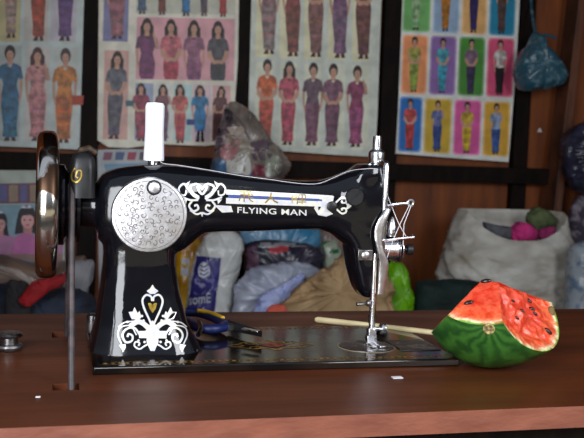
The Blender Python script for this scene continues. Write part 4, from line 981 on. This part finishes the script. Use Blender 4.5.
# things under the arm
pillow('cyan_bag', 'cyan plastic bag at the top of the heap under the machine arm', 'bag', [(238, 240), (240, 228), (260, 222), (290, 222), (312, 228), (320, 240), (318, 352), (250, 352), (244, 250)], 2100, 46, plast('cyan_plastic', c(60, 130, 170), c(110, 150, 180)), amp=9, sc=.015, seed=10)
pillow('cream_bag', 'cream plastic bag at the back right of the heap under the arm', 'bag', [(300, 228), (322, 226), (340, 234), (348, 250), (345, 300), (345, 352), (300, 352), (298, 300), (296, 246)], 2190, 25, plast('cream_plastic', c(150, 132, 116), c(120, 104, 96)), amp=8, sc=.015, seed=11)
cl_ = pillow('folded_cloth', 'dark folded cloth in clear plastic under the cyan bag', 'cloth', [(244, 246), (256, 240), (290, 242), (312, 246), (322, 254), (320, 268), (318, 352), (250, 352), (246, 270)], 1950, 42, plast('dark_wrapped', c(62, 54, 70), c(40, 40, 56)), amp=7, sc=.016, seed=12)
cv = bvh_of(cl_); patches(cl_, cv, [([(268, 248), (285, 246), (288, 251), (272, 254)], c(190, 70, 80)), ([(243, 250), (256, 247), (258, 266), (246, 268)], c(116, 84, 104)), ([(260, 243), (300, 242), (316, 248), (300, 247), (264, 248)], c(150, 150, 156))], 'red_label_cloth')
gb = pillow('green_carton', 'small white and green carton between the heap and the machine head', 'carton', [(322, 243), (334, 240), (338, 246), (342, 262), (342, 352), (326, 352), (324, 266)], 2020, 20, plast('white_card', c(170, 180, 160)), amp=2, sc=.02, seed=13, pw=.3)
gv = bvh_of(gb); mb = MB(); fg_ = lambda x, y: stick(gv, x, y, 2, 2010); poly2d(mb, [(322, 243), (330, 241), (333, 249), (331, 254), (325, 254)], fg_); poly2d(mb, [(332, 250), (338, 249), (339, 253), (333, 254)], fg_); mb.build('green_print', plast('green_print', c(10, 110, 40)), gb, smooth=False)
pillow('white_plastic_bag', 'bulging clear white plastic bag in front of the heap under the arm', 'bag', [(233, B_), (233, 300), (238, 282), (250, 270), (270, 264), (292, 262), (312, 266), (322, 274), (318, 290), (300, 310), (296, B_)], 1812, 44, plast('clear_plastic', c(186, 192, 208), c(150, 156, 176)), amp=12, sc=.014, seed=14)
pillow('blue_white_cloth', 'crumpled bluish white cloth inside front of the clear bag', 'cloth', [(254, 306), (262, 296), (280, 286), (296, 276), (304, 274), (300, 288), (290, 298), (284, 312), (276, B_), (256, B_)], 1718, 15, cloth('bluewhite_fabric', c(206, 214, 244), c(170, 180, 226)), amp=9, sc=.04, seed=15)
pillow('orange_cloth', 'small orange red cloth tip beside the brown cloth', 'cloth', [(264, 314), (270, 306), (278, 304), (286, 310), (284, B_), (264, B_)], 1578, 12, cloth('orange_fabric', c(206, 90, 70)), amp=3, sc=.04, seed=16)
pillow('brown_cloth', 'large brown cloth bundle behind the machine head and needle', 'cloth', [(270, B_), (272, 312), (284, 302), (300, 286), (318, 272), (332, 262), (345, 255), (362, 252), (376, 258), (386, 270), (392, 300), (392, B_)], 1628, 42, cloth('brown_fabric', c(182, 152, 112), c(154, 126, 90)), amp=18, sc=.02, seed=17)
pillow('lime_bag', 'lime green plastic bag right of the needle bar', 'bag', [(380, B_), (382, 285), (386, 268), (394, 262), (402, 264), (408, 274), (412, 290), (413, 312), (412, B_)], 1738, 32, plast('lime_plastic', c(120, 190, 20), c(90, 150, 14)), amp=8, sc=.02, seed=18)
pillow('dark_green_cloth', 'very dark green folded cloth between lime bag and woven sack', 'cloth', [(416, B_), (416, 290), (422, 281), (440, 280), (470, 280), (482, 284), (486, 300), (484, B_)], 1740, 44, cloth('dark_green_fabric', c(8, 38, 34), c(4, 24, 22)), amp=6, sc=.015, seed=19)
# right edge
pillow('dark_bag', 'dark shiny bag hanging in the upper right corner of the wall', 'bag', [(566, 175), (563, 150), (568, 134), (580, 124), (600, 120), (625, 140), (622, 180), (595, 194), (574, 190)], 2110, 70, plast('dark_plastic', c(34, 38, 52), c(60, 60, 84)), amp=10, sc=.03, seed=20, stickz=False)
pillow('patterned_cloth', 'dark cloth bundle at right edge below the dark bag', 'cloth', [(566, 232), (570, 214), (576, 198), (590, 190), (620, 195), (625, 240), (620, 352), (572, 352)], 2175, 32, cloth('mauve_pattern', c(60, 52, 66), c(130, 120, 130), lo=.5, hi=.6, scale=25), amp=9, sc=.03, seed=21)
pr = pillow('white_printed_bag', 'white bag with faint blue print at the right edge of the bench', 'bag', [(569, 262), (572, 246), (590, 240), (620, 244), (626, 280), (624, B_), (570, B_)], 1740, 52, plast('white_bag_plastic', c(150, 158, 166), c(96, 116, 140), lo=.5, hi=.62, scale=30), amp=6, sc=.02, seed=22)

# small arrow shaped chip on the wall
m = MB(); m.add([W(537, 132, 2300.2), W(542, 132, 2300.2), W(540, 127.5, 2300.2), W(537, 132, 2294), W(542, 132, 2294), W(540, 127.5, 2294)], [(0, 1, 2), (3, 4, 5), (0, 1, 4, 3), (1, 2, 5, 4), (2, 0, 3, 5)])
tag(m.build('paper_chip', thread_m, smooth=False), 'tiny white triangular paper chip on the wall under the blue bag', 'paper')

# ---------------------------------------------------------------- light: open shop front, overcast daylight
w = bpy.data.worlds.new('sky'); S.world = w; w.use_nodes = True; N = w.node_tree.nodes; L = w.node_tree.links
bg = N['Background']; tc = N.new('ShaderNodeTexCoord'); sp = N.new('ShaderNodeSeparateXYZ'); L.new(tc.outputs['Generated'], sp.inputs[0])
rp = N.new('ShaderNodeValToRGB'); mr = N.new('ShaderNodeMapRange'); mr.inputs[1].default_value = -1; mr.inputs[2].default_value = 1; L.new(sp.outputs['Z'], mr.inputs[0]); L.new(mr.outputs[0], rp.inputs[0])
E = rp.color_ramp.elements; E[0].position = .46; E[0].color = (.10, .09, .08, 1); E[1].position = .78; E[1].color = (.74, .83, 1, 1)
e = E.new(.52); e.color = (.16, .17, .18, 1)
L.new(rp.outputs[0], bg.inputs[0]); bg.inputs[1].default_value = .55
def area(name, loc, target, sx, sy, power, col):
    l = bpy.data.lights.new(name, 'AREA'); l.shape = 'RECTANGLE'; l.size = sx; l.size_y = sy; l.energy = power; l.color = col
    o = bpy.data.objects.new(name, l); COL.objects.link(o); o.location = (Vector(loc)+Vector((0, 0, T)))*.001
    d = (Vector(target)-Vector(loc)); o.rotation_euler = d.to_track_quat('-Z', 'Y').to_euler(); return o
area('daylight_left', (-620, -1250, 430), (150, 150, 80), .7, 1.1, 34, (.91, .95, 1))
area('daylight_right', (1150, -1250, 800), (300, 400, 50), .6, .7, 20, (.95, .97, 1))
sl = bpy.data.lights.new('sun', 'SUN'); sl.energy = 3.2; sl.angle = .01; sl.color = (1, .93, .80)
so = bpy.data.objects.new('sun', sl); COL.objects.link(so); so.location = (0, 0, 5); so.rotation_euler = Vector((-.15, -1, -1.1)).to_track_quat('-Z', 'Y').to_euler()
S.view_settings.view_transform = 'Standard'; S.view_settings.look = 'None'; S.view_settings.exposure = 0; S.view_settings.gamma = 1
for o in list(bpy.data.objects):
    if '_o' in o.keys(): del o['_o']
